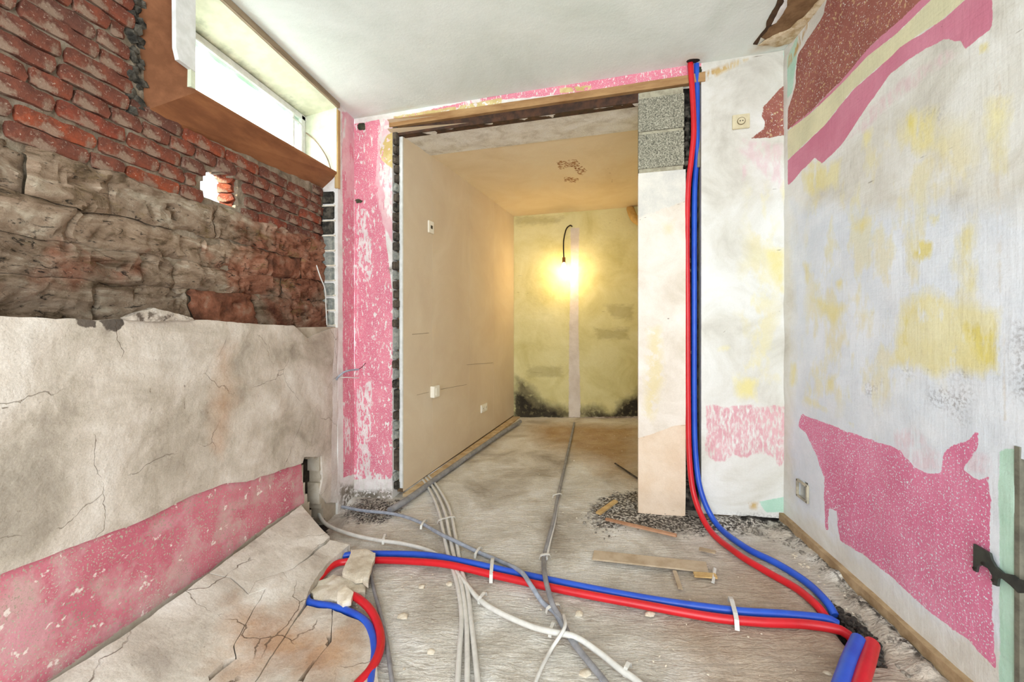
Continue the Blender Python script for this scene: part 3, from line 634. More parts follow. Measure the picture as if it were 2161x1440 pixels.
# raw masonry edge between pink pier and the plasterboard partition
m_edge = plain('broken_brick_edge', (96, 86, 74), (58, 50, 44), .95, 30, bump=.005)
core = box('edge_core', BK.P(s_p1 + .018, 1.2, -.10), BK.S * .022, BK.N * .04, (0, 0, 1.2), m_dark, pier)
zt = .02; i = 0
while zt < 2.34:
    h = random.choice((.062, .066, .15 if i % 5 == 2 else .064)); dz = random.uniform(-.004, .004)
    box('brick', BK.P(s_p1 + .014 + random.uniform(-.004, .004), zt + h / 2, -.055 + random.uniform(-.012, .01)), BK.S * .017, BK.N * .05, (0, 0, h / 2 - .006), random.choice((m_edge, m_grey, m_edge, m_greyd)), pier, .005)
    zt += h; i += 1
# header over the opening
def zof(u, v): return BK.st(u, v)[1]
wt = lambda s: np.interp(s, [sb(818), sb(1040), sb(1240), sb(1451), sb(1490)], [zof(818, 254), zof(1040, 222), zof(1240, 193), zof(1451, 160), zof(1490, 152)])
wb = lambda s: np.interp(s, [sb(818), sb(1040), sb(1240), sb(1476)], [zof(818, 270), zof(1040, 237), zof(1240, 208), zof(1476, 174)])
hd = panel('wall_back_header', BK, s_p1, sb(1482), lambda s: wt(s) - .004, lambda s: CEIL + 0 * s, m_pinkwall, .012, .004, {
    'pink': LL(BK, [[(830, 250), (1040, 200), (1480, 130), (1480, 175), (1020, 215), (930, 235), (830, 262)]]), 'palepink': [], 'scrape': LL(BK, [[(980, 205), (1020, 200), (1010, 225), (970, 228)]]),
    'yellow': LL(BK, [[(830, 246), (1060, 206), (1060, 222), (830, 262)], [(1180, 185), (1260, 178), (1240, 192), (1180, 198)]]), 'grime': [], 'pit': LL(BK, [[(1470, 140), (1482, 140), (1482, 168), (1474, 168)]])}, thick=.13)
tag(hd, 'thin strip of pink and yellow paint above the timber over the opening', 'wall', kind='structure')
m_lath = plain('tan_lintel_timber', (176, 140, 96), (142, 104, 66), .75, 14, bump=.001, stretch=(.2, .2, 1))
lath = panel('lintel_timber', BK, s_p1 - .02, sb(1488), wb, wt, m_lath, .03, .0015, thick=.03, off=.008, dsc=12)
tag(lath, 'long tan timber strip along the top of the alcove opening', 'trim', kind='structure')
m_steel = plain('rusty_dark_steel', (52, 38, 30), (84, 56, 40), .7, 20, bump=.001)
lf = lambda s: np.interp(s, [sb(823), sb(1240), sb(1345)], [zof(823, 285), zof(1240, 226), zof(1345, 212)])
steel = panel('steel_beam', BK, s_p1 - .005, sb(1347), lambda s: lf(s), lambda s: wb(s) + .01, m_steel, .03, .001, thick=.05, off=-.02, dsc=12)
tag(steel, 'rusty dark steel beam edge below the timber strip', 'beam')
# plastered lintel soffit between opening and alcove
m_lint = layered('rough_grey_lintel_plaster', [(.3, (206, 198, 186)), (.5, (238, 234, 227)), (.7, (246, 244, 240))], [], sc=10, bump=.003, bs=45, grain=.35)
ZA = 2.42
def lsf(a, b, h):
    u_ = a; fr = BK.P(u_, float(lf(u_)), -.03); k_ = b
    bk = BK.P(u_, ZA - .006, -.40)
    p = fr.lerp(bk, k_); p.z -= h; return p
sl0, sl1 = s_p1 + .0, sb(1347) + .12
NS, NK = 90, 16; V = []; Fs = []
for i in range(NS + 1):
    for j in range(NK + 1):
        a = sl0 + (sl1 - sl0) * i / NS; k_ = j / NK; V.append(lsf(a, k_, float(fbm(a, k_ * .4, 12, 4)) * .006 * (1 if 0 < j < NK else .4)))
n = len(V)
for i in range(NS + 1):
    V.append(BK.P(sl0 + (sl1 - sl0) * i / NS, 2.52, -.03)); V.append(BK.P(sl0 + (sl1 - sl0) * i / NS, 2.52, -.40))
for i in range(NS):
    for j in range(NK): a = i * (NK + 1) + j; Fs.append((a, a + 1, a + NK + 2, a + NK + 1))
    a = i * (NK + 1); Fs.append((a, a + NK + 1, n + 2 * i + 2, n + 2 * i)); Fs.append((a + NK, n + 2 * i + 1, n + 2 * i + 3, a + NK + NK + 1))
lint = link('lintel', V, Fs, m_lint, None, True); tag(lint, 'rough whitish plastered lintel underside at the alcove mouth', 'beam', kind='structure')
# right pier
m_pier = layered('pier_plaster', [(.3, (214, 202, 186)), (.5, (228, 218, 206)), (.7, (238, 231, 222))],
    [dict(a='grey', c=(206, 204, 198), c2=(226, 222, 212), amp=.02, es=14, soft=.01),
     dict(a='buff', c=(222, 198, 172), c2=(230, 210, 188), amp=.008, es=10, soft=.004),
     dict(a='yellow', c=(222, 204, 146), amp=.03, es=14, soft=.05, op=.6, keep=.45, ws=18, wsoft=.05),
     dict(a='crack', c=(112, 92, 76), amp=.003, es=20, soft=.0015, op=.85)], sc=5, bump=.002, bs=50, grain=.12)
s_a, s_b = sb(1347), sb(1447)
zblk = zof(1395, 362)
def bot_n(s, t): return -.012 * np.clip((.22 - t) / .1, 0, 1)
rp = panel('wall_back_pier_right', BK, s_a, s_b, flz, zblk, m_pier, .010, .004, {
    'grey': LL(BK, [[(1340, 350), (1460, 350), (1460, 422), (1420, 436), (1380, 450), (1340, 466)]]),
    'buff': LL(BK, [[(1340, 925), (1380, 915), (1420, 898), (1460, 894), (1460, 1100), (1340, 1100)]]),
    'yellow': LL(BK, [[(1395, 470), (1430, 460), (1425, 500), (1400, 500)], [(1360, 690), (1400, 680), (1410, 800), (1380, 900), (1350, 880)]]),
    'crack': LL(BK, [('line', .0022, [(1340, 468), (1380, 452), (1420, 436), (1450, 424)]), ('line', .0018, [(1340, 928), (1380, 917), (1420, 900), (1455, 897)]), ('line', .004, [(1405, 1078), (1425, 1080)]), ('line', .003, [(1408, 672), (1420, 676)])])}, thick=.12, dispf=bot_n)
tag(rp, 'whitish plastered pier right of the alcove opening with bare blocks on top', 'wall', kind='structure')
k = NT('concrete_block'); k.b.inputs['Roughness'].default_value = .95
c = k.ramp(k.noise(150, 3, .7), [(.3, (64, 66, 60)), (.45, (122, 120, 106)), (.55, (160, 156, 138)), (.68, (198, 194, 176))])
k.col(c); k.bump(k.noise(150, 3, .7), .004); m_block = k.m
z1, z2, z3 = zof(1395, 356), zof(1395, 277), zof(1395, 200)
for za, zb_ in ((z1, z2), (z2, z3)):
    panel('concrete_block', BK, s_a + .001, s_b - .008, za + .009, zb_ - .009, m_block, .008, .004, thick=.11, parent=rp, dsc=60, off=.002)
panel('mortar_joint', BK, s_a + .004, s_b - .012, z1 - .02, z3 + .03, plain('mortar_bed', (176, 170, 148), (150, 144, 124), .95, 40, bump=.002), .02, .002, thick=.10, parent=rp, off=-.006)
# chase behind the rising pipes
s_c = sb(1480)
chase = panel('pipe_chase', BK, s_b - .02, s_c + .02, flz, lambda s: wb(s) + .02, plain('black_broken_chase', (38, 34, 32), (86, 78, 70), .95, 22, bump=.006), .012, .012, thick=.03, off=-.085, dsc=20)
tag(chase, 'dark broken chase in the back wall behind the rising pipes', 'wall', kind='structure')
lmp = []
for zz in np.arange(.2, 2.35, .028):
    p = BK.P(s_b + random.uniform(.008, .018), zz, random.uniform(-.05, -.022)); V_, F_ = box_data(p, BK.S * random.uniform(.006, .016), BK.N * .02, (0, 0, random.uniform(.008, .018)), .004); lmp.append((V_, F_))
o = join('broken_edge', lmp, m_greyd, chase); o['kind'] = 'stuff'
grey_pipe = tube('conduit', [BK.P(sb(1477), zof(1477, 182), -.03), BK.P(sb(1477), zof(1477, 260), -.03), BK.P(sb(1476), zof(1476, 350), -.025)], .009, plain('grey_beige_pvc', (150, 142, 124), (130, 122, 106), .5, 30))
tag(grey_pipe, 'short grey-beige vertical conduit beside the pipe chase near the ceiling', 'conduit')
m_right = layered('scuffed_white_wallpaper', [(.28, (190, 186, 176)), (.42, (212, 209, 200)), (.55, (224, 223, 218)), (.72, (234, 233, 230))],
    [dict(a='cool', c=(212, 220, 232), c2=(228, 233, 242), amp=.1, es=5, soft=.08, op=.8),
     dict(a='haze', c=(226, 218, 166), c2=(222, 208, 150), amp=.1, es=6, soft=.1, op=.5, keep=.54, ws=9, wst=(1, 1, .5), wsoft=.05),
     dict(a='yellow', c=(224, 212, 146), c2=(228, 220, 172), amp=.05, es=14, est=(1, 1, .5), soft=.035, op=.85, keep=.36, ws=20, wst=(1, 1, .4), wsoft=.08),
     dict(a='faint', c=(214, 168, 182), c2=(222, 184, 194), amp=.02, es=18, est=(1, 1, .6), soft=.02, keep=.48, ws=40, wst=(1, 1, .4), wsoft=.1, op=.45),
     dict(a='scuff', c=(208, 130, 146), c2=(220, 160, 170), amp=.03, es=16, soft=.01, keep=.465, ws=95, wst=(1, 1, .3), wsoft=.10, op=.75),
     dict(a='pink', c=(224, 142, 172), c2=(212, 118, 152), amp=.012, es=20, soft=.002, speck=.615, ss=190, cs=3),
     dict(a='dusk', c=(200, 122, 144), c2=(206, 134, 154), amp=.008, es=20, soft=.002),
     dict(a='brown', c=(146, 88, 78), c2=(164, 104, 92), amp=.012, es=18, soft=.002, cs=6, speck=.66, ss=150),
     dict(a='brown', c=(206, 186, 140), c2=(186, 140, 110), amp=.012, es=18, soft=.02, keep=.62, ws=60, wsoft=.02),
     dict(a='cream', c=(222, 216, 180), c2=(210, 206, 172), amp=.006, es=20, soft=.002),
     dict(a='mint', c=(176, 212, 192), c2=(190, 220, 204), amp=.008, es=20, soft=.003),
     dict(a='vyellow', c=(222, 208, 118), c2=(216, 200, 100), amp=.035, es=16, est=(1, 1, .6), soft=.02, op=.8, keep=.43, ws=30, wst=(1, 1, .4), wsoft=.06),
     dict(a='rust', c=(186, 150, 96), c2=(206, 182, 132), amp=.008, es=30, soft=.02, keep=.48, ws=30, wst=(1, 1, .3), wsoft=.05),
     dict(a='mold', c=(96, 90, 92), c2=(130, 122, 122), amp=.08, es=14, soft=.08, keep=.53, ws=100, wsoft=.06, op=.8),
     dict(a='pit', c=(40, 34, 32), c2=(70, 60, 54), amp=.004, es=40, soft=.002),
     dict(a='crack', c=(128, 118, 100), amp=.004, es=20, soft=.0015, op=.7)], sc=3.2, bump=.0015, bs=60, grain=.08, weave=.0010)
names_r = ['haze', 'yellow', 'cool', 'faint', 'scuff', 'pink', 'dusk', 'brown', 'cream', 'mint', 'vyellow', 'rust', 'mold', 'pit', 'crack']
def full(d): return {**{a: [] for a in names_r}, **d}
br = panel('wall_back_right', BK, s_c, BK.L + .03, lambda s: flz(s) + .05, CEIL, m_right, .010, .004, full({
    'haze': LL(BK, [[(1560, 380), (1660, 380), (1660, 860), (1540, 860)]]),
    'yellow': LL(BK, [[(1604, 412), (1622, 412), (1622, 475), (1608, 475)], [(1650, 380), (1662, 380), (1662, 470), (1652, 470)], [(1510, 728), (1545, 728), (1540, 742), (1512, 742)], [(1600, 520), (1662, 520), (1662, 620), (1640, 620)], [(1540, 790), (1600, 800), (1600, 850), (1550, 840)]]),
    'faint': LL(BK, [[(1560, 345), (1585, 345), (1572, 385), (1562, 385)], [(1560, 290), (1655, 300), (1655, 390), (1600, 350)], [(1545, 310), (1655, 300), (1655, 400), (1640, 400)]]),
    'scuff': LL(BK, [[(1488, 856), (1662, 856), (1662, 960), (1645, 990), (1630, 965), (1600, 958), (1570, 970), (1550, 962), (1510, 980), (1490, 960)]]),
    'brown': LL(BK, [[(1662, 170), (1640, 192), (1612, 224), (1606, 245), (1615, 258), (1612, 272), (1583, 293), (1630, 290), (1662, 285)]]),
    'mint': LL(BK, [[(1600, 1058), (1662, 1048), (1662, 1082), (1615, 1082)], [(1650, 30), (1664, 30), (1664, 110), (1655, 170)]]),
    'mold': LL(BK, [[(1480, 1078), (1662, 1078), (1662, 1110), (1480, 1110)]]),
    'rust': LL(BK, [[(1482, 150), (1560, 122), (1600, 118), (1540, 150), (1490, 175)], [(1575, 1058), (1605, 1056), (1600, 1080), (1580, 1076)]]),
    'crack': LL(BK, [('line', .003, [(1560, 128), (1600, 118), (1656, 107)]), ('line', .0018, [(1630, 400), (1662, 398)]), ('line', .002, [(1500, 715), (1530, 700), (1540, 690)]), ('line', .002, [(1622, 532), (1660, 525)]), ('line', .0015, [(1625, 664), (1662, 652)]), ('line', .0015, [(1497, 230), (1500, 330)])]),
    'pit': LL(BK, [('line', .003, [(1660, 165), (1660, 290)])] )}), thick=.13)
tag(br, 'scuffed white back wall strip between the pipes and the right corner', 'wall', kind='structure')
bb = panel('base_masonry', BK, s_c + .005, BK.L, lambda s: flz(s), lambda s: flz(s) + .055, plain('sooty_rubble_base', (60, 52, 46), (140, 122, 100), .95, 16, bump=.008), .01, .010, thick=.05, parent=br, off=-.02, dsc=24)
# ================================================================== RIGHT WALL
RB = lambda pts: L(RW, pts)
s_op = RW.st(2146, 1000)[0]; z_op = RW.st(2146, 968)[1]
opening = [(s_op, -.2), (5, -.2), (5, z_op), (s_op, z_op)]
wr = panel('wall_right', RW, -.05, 3.75, .13, CEIL, m_right, .0125, .005, full({
    'haze': LL(RW, [[(1700, 400), (1850, 250), (2100, 180), (2120, 800), (1800, 900), (1680, 860)]]),
    'cool': LL(RW, [[(1665, 420), (2170, 420), (2600, 300), (2600, 1500), (2100, 1420), (1665, 1080)]]),
    'yellow': LL(RW, [[(1900, 240), (1985, 215), (1995, 280), (2015, 330), (1950, 340), (1920, 330), (1908, 280)], [(1818, 275), (1850, 262), (1835, 315), (1812, 330)], [(1700, 340), (1740, 330), (1735, 360), (1710, 375)],
                        [(1690, 360), (1780, 330), (1770, 400), (1700, 420)], [(1895, 640), (1950, 600), (2060, 640), (2112, 650), (2112, 800), (2000, 800), (1930, 790), (1870, 775), (1885, 720)], [(2020, 470), (2062, 470), (2060, 610), (2038, 620), (2020, 540)],
                        [(1738, 640), (1750, 640), (1750, 760), (1742, 800), (1736, 760)], [(1738, 790), (1768, 790), (1768, 840), (1740, 835)], [(1694, 552), (1712, 552), (1711, 602), (1696, 600)], [(1665, 760), (1685, 760), (1680, 820), (1666, 820)], [(1690, 850), (1790, 890), (1860, 930), (1800, 900), (1700, 830)], [(1700, 620), (1800, 640), (1760, 700)],
                        [(1752, 590), (1792, 575), (1780, 620), (1760, 610)], [(2070, 200), (2135, 200), (2130, 380), (2080, 370)], [(1780, 480), (1860, 440), (1820, 500)]]),
    'vyellow': LL(RW, [[(2046, 108), (2085, 78), (2090, 108), (2052, 124)], [(1918, 505), (1972, 505), (1968, 545), (1938, 560)], [(2020, 480), (2050, 500), (2052, 600), (2030, 560)], [(1908, 240), (1930, 235), (1935, 320), (1920, 330)], [(1955, 452), (1985, 450), (1978, 490), (1958, 485)], [(2020, 680), (2110, 670), (2110, 790), (2060, 770)], [(1900, 660), (1930, 650), (1920, 740), (1900, 735)]]),
    'faint': LL(RW, [[(1780, 300), (1830, 230), (1900, 165), (2000, 100), (2044, 108), (1990, 145), (1880, 225), (1820, 285)], [(1880, 905), (1935, 900), (1990, 960), (1988, 1000), (1940, 1000), (1890, 955)], [(2030, 930), (2092, 960), (2092, 1010), (2040, 1000)]]),
    'pink': LL(RW, [[(1690, 873), (1720, 885), (1830, 925), (1900, 950), (1930, 985), (1960, 1000), (1985, 1000), (1990, 960), (2010, 935), (2040, 930), (2066, 905), (2062, 950), (2030, 990), (2065, 1012), (2090, 1005), (2092, 1150), (2095, 1300), (2100, 1412), (2040, 1350), (1960, 1290), (1870, 1210), (1810, 1165), (1772, 1142), (1766, 1080), (1750, 1070), (1748, 1120), (1742, 1120), (1740, 1010), (1725, 965), (1700, 915), (1684, 900)]]),
    'dusk': LL(RW, [[(1668, 265), (1717, 228), (1773, 172), (1830, 104), (1893, 44), (1946, -8), (2010, -70), (2050, -70), (1965, 0), (1893, 72), (1830, 122), (1773, 182), (1717, 234), (1668, 272)],
                    [(1662, 338), (1700, 302), (1740, 265), (1800, 190), (1880, 120), (1900, 100), (1990, 40), (2035, 0), (2120, -75), (2160, -75), (2095, -20), (2092, 60), (2035, 106), (2025, 88), (1990, 85), (1935, 115), (1880, 155), (1820, 240), (1780, 302), (1758, 326), (1735, 345), (1720, 334), (1690, 362), (1672, 385), (1662, 392)]]),
    'brown': LL(RW, [[(1662, 274), (1664, 230), (1678, 180), (1684, 116), (1706, 80), (1738, 30), (1760, -60), (2010, -60), (1949, -2), (1893, 48), (1830, 106), (1773, 174), (1717, 229)]]),
    'cream': LL(RW, [[(1662, 276), (1717, 234), (1773, 180), (1830, 120), (1893, 70), (1965, 0), (2040, -75), (2130, -75), (2035, 0), (1990, 40), (1900, 100), (1880, 120), (1800, 190), (1740, 265), (1700, 302), (1662, 338)]]),
    'mint': LL(RW, [[(2108, 950), (2150, 945), (2152, 1500), (2106, 1500)], [(1662, 120), (1684, 70), (1682, 130), (1672, 195), (1662, 210)]]),
    'rust': LL(RW, [('line', .006, [(2110, 400), (2112, 640), (2118, 760)]), [(2112, 690), (2122, 690), (2124, 890), (2116, 890)], [(2096, 120), (2110, 120), (2112, 640), (2100, 600)], [(1662, 60), (1745, -50), (1760, -50), (1680, 120), (1662, 150)]]),
    'mold': LL(RW, [[(2122, 668), (2175, 668), (2300, 700), (2300, 860), (2170, 860), (2128, 840)], [(1870, 768), (2105, 790), (2105, 812), (1880, 788)], [(1822, 800), (1866, 795), (1858, 850), (1830, 845)], [(1950, 800), (2060, 810), (2050, 900), (1960, 870)], [(2130, 975), (2146, 965), (2146, 1010), (2128, 1010)], [(1940, 215), (2000, 210), (2010, 270), (1950, 260)]]),
    'pit': LL(RW, [('line', .006, [(1812, 206), (1814, 212)]), ('line', .003, [(1827, 139), (1829, 141)]), ('line', .003, [(1794, 170), (1796, 171)]), ('line', .003, [(1985, 56), (1987, 57)]), ('line', .002, [(1702, 627), (1708, 633)])]),
    'crack': LL(RW, [('line', .003, [(1818, 396), (1850, 375), (1910, 345)]), ('line', .0016, [(1846, 546), (1890, 532), (1925, 525)]), ('line', .0018, [(2060, 110), (2161, 60)]), ('line', .0016, [(1920, 340), (2050, 300)]), ('line', .0012, [(2052, 480), (2052, 640)]), ('line', .0012, [(1708, 820), (1708, 880)])])}),
    [opening, L(RW, [(1686, 1014), (1706, 1022), (1706, 1062), (1687, 1048)])], .10)
tag(wr, 'right wall, white with peeling yellow, brown and pink paint patches', 'wall', kind='structure')
m_tan = plain('tan_stone_curb', (150, 124, 92), (182, 156, 122), .9, 14, bump=.003)
V = []
curb = panel('baseboard_right', RW, 0, 3.6, .04, .168, m_tan, .014, .006, thick=.06, off=.022, dsc=9)
tag(curb, 'tan stone curb along the foot of the right wall', 'baseboard', kind='structure')
hc = on_z(1462, 129, CEIL)
flipped(patch('pipe_hole_shade', [(hc.x + .036 * math.cos(a), hc.y + .022 * math.sin(a)) for a in np.linspace(0, 5.7, 12)], ceil_surf(.0), m_dark, .0035, res=.02, parent=ceil, amp=.004, step=.01))  # flat dark disc round the pipes; the hole's shade is put into its colour
# recessed socket box
sbx = empty('socket_box', RW.hit(1697, 1038), 'empty recessed grey socket box low in the right wall near the corner', 'socket')
q = L(RW, [(1686, 1014), (1706, 1022), (1706, 1062), (1687, 1048)]); sa = sum(a for a, b in q) / 4; za = sum(b for a, b in q) / 4; hs = (max(a for a, b in q) - min(a for a, b in q)) / 2; hz = .037
m_pgrey = plain('grey_plastic', (120, 118, 104), (92, 90, 80), .6, 20)
fr = []
for dx, dz, wx, wz in ((0, 1, hs + .006, .005), (0, -1, hs + .006, .005), (1, 0, .005, hz + .004), (-1, 0, .005, hz + .004)):
    fr.append(box_data(RW.P(sa + dx * (hs + .002), za + dz * hz, .006), RW.S * wx, RW.N * .005, (0, 0, wz), .001))
join('frame', fr, plain('box_rim', (190, 182, 160), (150, 144, 128), .6, 20), sbx)
box('back_plate', RW.P(sa, za, -.05), RW.S * (hs + .004), RW.N * .004, (0, 0, hz + .004), m_pgrey, sbx)
box('mounting_bar', RW.P(sa - .012, za, -.035), RW.S * .004, RW.N * .004, (0, 0, hz), m_dark, sbx)
# space beyond the low opening in the right wall
nb_wall = VP((XR + .34, 1.8), (XR + .34, -.6))
nbw = panel('wall_right_recess', nb_wall, 0, 2.4, .0, 1.1, m_mortar, .03, .01, {'black_mortar': []}, thick=.04)
tag(nbw, 'brick wall seen through the low opening at the right edge', 'wall', kind='structure')
for row in range(13):
    for j in range(9):
        me = random.choice(stretcher); o = bpy.data.objects.new('brick', me); C.objects.link(o); o.parent = nbw
        o.location = (XR + .335, -.3 + j * .205 + (row % 2) * .1, .10 + row * .068); o.rotation_euler = (0, 0, math.pi); 
box('recess_floor', (XR + .20, .6, .06), (.16, 0, 0), (0, 1.2, 0), (0, 0, .03), m_tan, nbw)
jamb = box('opening_jamb', RW.P(s_op + .002, (z_op + .1) / 2 + .03, -.05), RW.S * .006, RW.N * .052, (0, 0, (z_op - .1) / 2), m_pgrey, wr)
# dark metal bracket
def bp(u, v, off=.012): return RW.hit(u, v, off)
br_o = empty('bracket', bp(2055, 1180), 'dark grey metal latch bracket with curved arm at the right edge', 'bracket')
m_met = plain('dark_grey_metal', (74, 78, 72), (60, 62, 60), .5, 30, metal=.4)
pl_pts = [(2054, 1148), (2088, 1168), (2092, 1182), (2100, 1196), (2116, 1210), (2136, 1214), (2146, 1222), (2175, 1228), (2175, 1252), (2148, 1252), (2132, 1236), (2112, 1220), (2106, 1222), (2104, 1238), (2094, 1234), (2093, 1214), (2084, 1200), (2070, 1192), (2062, 1196), (2060, 1208), (2053, 1204)]
cdt = [bp(u, v, .012) for u, v in pl_pts]
o = prism('plate', cdt, RW.N, .006, m_met, br_o)
for u, v in ((2076, 1190), (2098, 1226), (2058, 1200)):
    p = bp(u, v, .016); V_, F_ = tube_data([p, p + RW.N * .004], .004, 10); link('screw', V_, F_, m_dark, br_o)
bucket = empty('blue_container', (XR + .2, 1.0, .09), 'bright blue plastic container behind the low opening at the right edge', 'container')
m_bl = plain('blue_plastic', (28, 66, 200), (34, 80, 216), .4, 10)
pb = RW.hit(2156, 1290, -.12)
V = []; Fs = []; seg = 24
for i, (r, z) in enumerate(((.07, .09), (.085, .50), (.09, .505), (.09, .53), (.08, .53), (.066, .10))):
    for k_ in range(seg): a = 2 * math.pi * k_ / seg; V.append((XR + .21 + r * math.cos(a), pb.y - .02 + r * math.sin(a), z))
for i in range(5):
    for k_ in range(seg): a = i * seg + k_; b = i * seg + (k_ + 1) % seg; Fs.append((a, b, b + seg, a + seg))
Fs.append(tuple(range(seg))[::-1]); Fs.append(tuple(range(5 * seg, 6 * seg)))
link('tub', V, Fs, m_bl, bucket, True)
hv = [Vector((XR + .21 + .095 * math.cos(a), pb.y - .02 + .095 * math.sin(a), .52 - .03 * math.sin(a * .5))) for a in np.linspace(0, math.pi, 20)]
V_, F_ = tube_data(hv, .004, 8); link('handle', V_, F_, m_met, bucket, True)
# ================================================================== ALCOVE
m_board = layered('plasterboard', [(.3, (208, 188, 162)), (.5, (214, 196, 170)), (.7, (220, 204, 180))], [], sc=2, bump=.0004, bs=40, grain=.06)
part = panel('wall_alcove_left', PT, .004, PT.L + .02, .0, 2.45, plain('board_joint', (120, 98, 72), (96, 78, 58), .9), .1, 0, thick=.04, off=-.0045)
tag(part, 'beige plasterboard partition on the left side of the alcove', 'wall', kind='structure')
cuts = [.008] + [PT.st(u, 650)[0] for u in (912, 990, 1042)] + [PT.L]
for a, b in zip(cuts[:-1], cuts[1:]):
    panel('panel', PT, a + .0018, b - .0018, lambda s: .065 * (-1.117 + s * PT.S.x + .75) + .028, ZA + .01, m_board, .06, .0006, thick=.004, parent=part, dsc=2)
ln = []
for (u0, v0), (u1, v1) in (((880, 834), (905, 828)), ((930, 822), (985, 812)), ((985, 770), (1040, 766)), ((870, 706), (905, 703))):
    a = PT.hit(u0, v0, .001); b = PT.hit(u1, v1, .001); V_, F_ = tube_data([a, b], .0012, 6); ln.append((V_, F_))
o = join('pencil_line', ln, m_trim, part); o['kind'] = 'stuff'
strip = panel('edge_bead', PT, -.004, .006, .03, 2.40, m_white, .05, 0, thick=.024, parent=part, off=.001)
m_aback = layered('mouldy_yellow_green_paint', [(.3, (206, 196, 134)), (.5, (222, 214, 158)), (.7, (232, 226, 178))],
    [dict(a='mold', c=(60, 54, 44), c2=(104, 94, 72), amp=.12, es=5, soft=.12, op=.85, keep=.30, ws=16, wsoft=.14),
     dict(a='mold2', c=(34, 31, 28), c2=(52, 46, 40), amp=.07, es=9, soft=.06, op=.9, keep=.38, ws=22, wsoft=.08),
     dict(a='smudge', c=(160, 148, 96), c2=(176, 166, 118), amp=.06, es=12, est=(1, 1, 3), soft=.05, op=.5),
     dict(a='band', c=(226, 216, 206), c2=(212, 200, 188), amp=.012, es=22, soft=.012),
     dict(a='base', c=(190, 176, 160), c2=(120, 104, 90), amp=.012, es=30, soft=.004),
     dict(a='crack', c=(120, 108, 66), amp=.003, es=20, soft=.002, op=.7)], sc=3, bump=.002, bs=40, grain=.12)
ab = panel('wall_alcove_back', AB, -.03, AB.L, -.02, ZA + .01, m_aback, .014, .003, {
    'mold': LL(AB, [[(1080, 780), (1120, 800), (1150, 838), (1200, 850), (1250, 848), (1290, 858), (1310, 835), (1360, 810), (1400, 810), (1400, 900), (1080, 900)]]),
    'mold2': LL(AB, [[(1080, 822), (1110, 828), (1128, 850), (1190, 868), (1200, 896), (1080, 896)], [(1236, 866), (1290, 872), (1312, 846), (1350, 830), (1400, 830), (1400, 896), (1236, 896)]]),
    'smudge': LL(AB, [[(1110, 770), (1190, 770), (1190, 800), (1110, 800)], [(1250, 690), (1330, 690), (1330, 720), (1260, 720)], [(1085, 450), (1200, 455), (1180, 475), (1085, 480)], [(1270, 640), (1340, 640), (1340, 680), (1290, 675)]]),
    'band': LL(AB, [[(1203, 480), (1224, 480), (1222, 560), (1222, 700), (1226, 860), (1225, 892), (1199, 892), (1200, 700), (1204, 560)]]),
    'base': LL(AB, [[(1080, 882), (1400, 878), (1400, 900), (1080, 900)]]),
    'crack': LL(AB, [('line', .003, [(1082, 582), (1110, 583)]), ('line', .003, [(1082, 616), (1120, 620)]), ('line', .003, [(1250, 693), (1298, 700)]), ('line', .003, [(1280, 474), (1300, 465), (1322, 452)]), ('line', .003, [(1110, 786), (1145, 787)]), ('line', .003, [(1270, 658), (1300, 656)])])}, thick=.05)
tag(ab, 'yellow-green alcove end wall with black mould along the bottom', 'wall', kind='structure')
ar = panel('wall_alcove_right', VP((.86, 4.567), (.47, 2.46)), 0, 2.143, .02, ZA + .01, m_aback, .05, .003, {a: [] for a in ('mold', 'mold2', 'smudge', 'band', 'base', 'crack')}, thick=.05)
tag(ar, 'alcove right side wall hidden behind the block pier', 'wall', kind='structure')
m_aceil = layered('cream_alcove_ceiling', [(.3, (222, 202, 168)), (.5, (230, 212, 182)), (.7, (234, 220, 194))], [dict(a='mark', c=(150, 104, 70), c2=(180, 140, 100), amp=.03, es=30, soft=.004, keep=.5, ws=40)], sc=2, bump=.001, bs=60, grain=.06)
def acl(ps): return [tuple(on_z(u, v, ZA)[:2]) for u, v in ps]
ac = hgrid('ceiling_alcove', -1.19, .90, 2.50, 4.85, ZA, m_aceil, {'mark': [acl([(1175, 340), (1215, 336), (1240, 360), (1225, 372), (1205, 352), (1180, 360)]), acl([(1190, 372), (1225, 376), (1215, 386), (1190, 384)]), ('line', .004, acl([(1280, 350), (1292, 375), (1290, 385)]))]}, .03)
ac.data.update(); tag(ac, 'cream alcove ceiling with brown scrape marks', 'ceiling', kind='structure')
# sill strip under partition
ss = []
for i in range(2):
    a0, a1 = .0, PT.L - .02
    pts = [PT.P(a0, 0, .0), PT.P(a1, 0, .0), PT.P(a1, 0, .085), PT.P(a0, 0, .085)]
for p in pts: p.z = floorz(p.x, p.y) + .016
sill = prism('sole_plate', pts, (0, 0, 1), .02, plain('dusty_tan_screed', (186, 158, 120), (208, 188, 156), .9, 14, bump=.003)); tag(sill, 'tan strip of bare screed along the foot of the partition', 'trim', kind='structure')
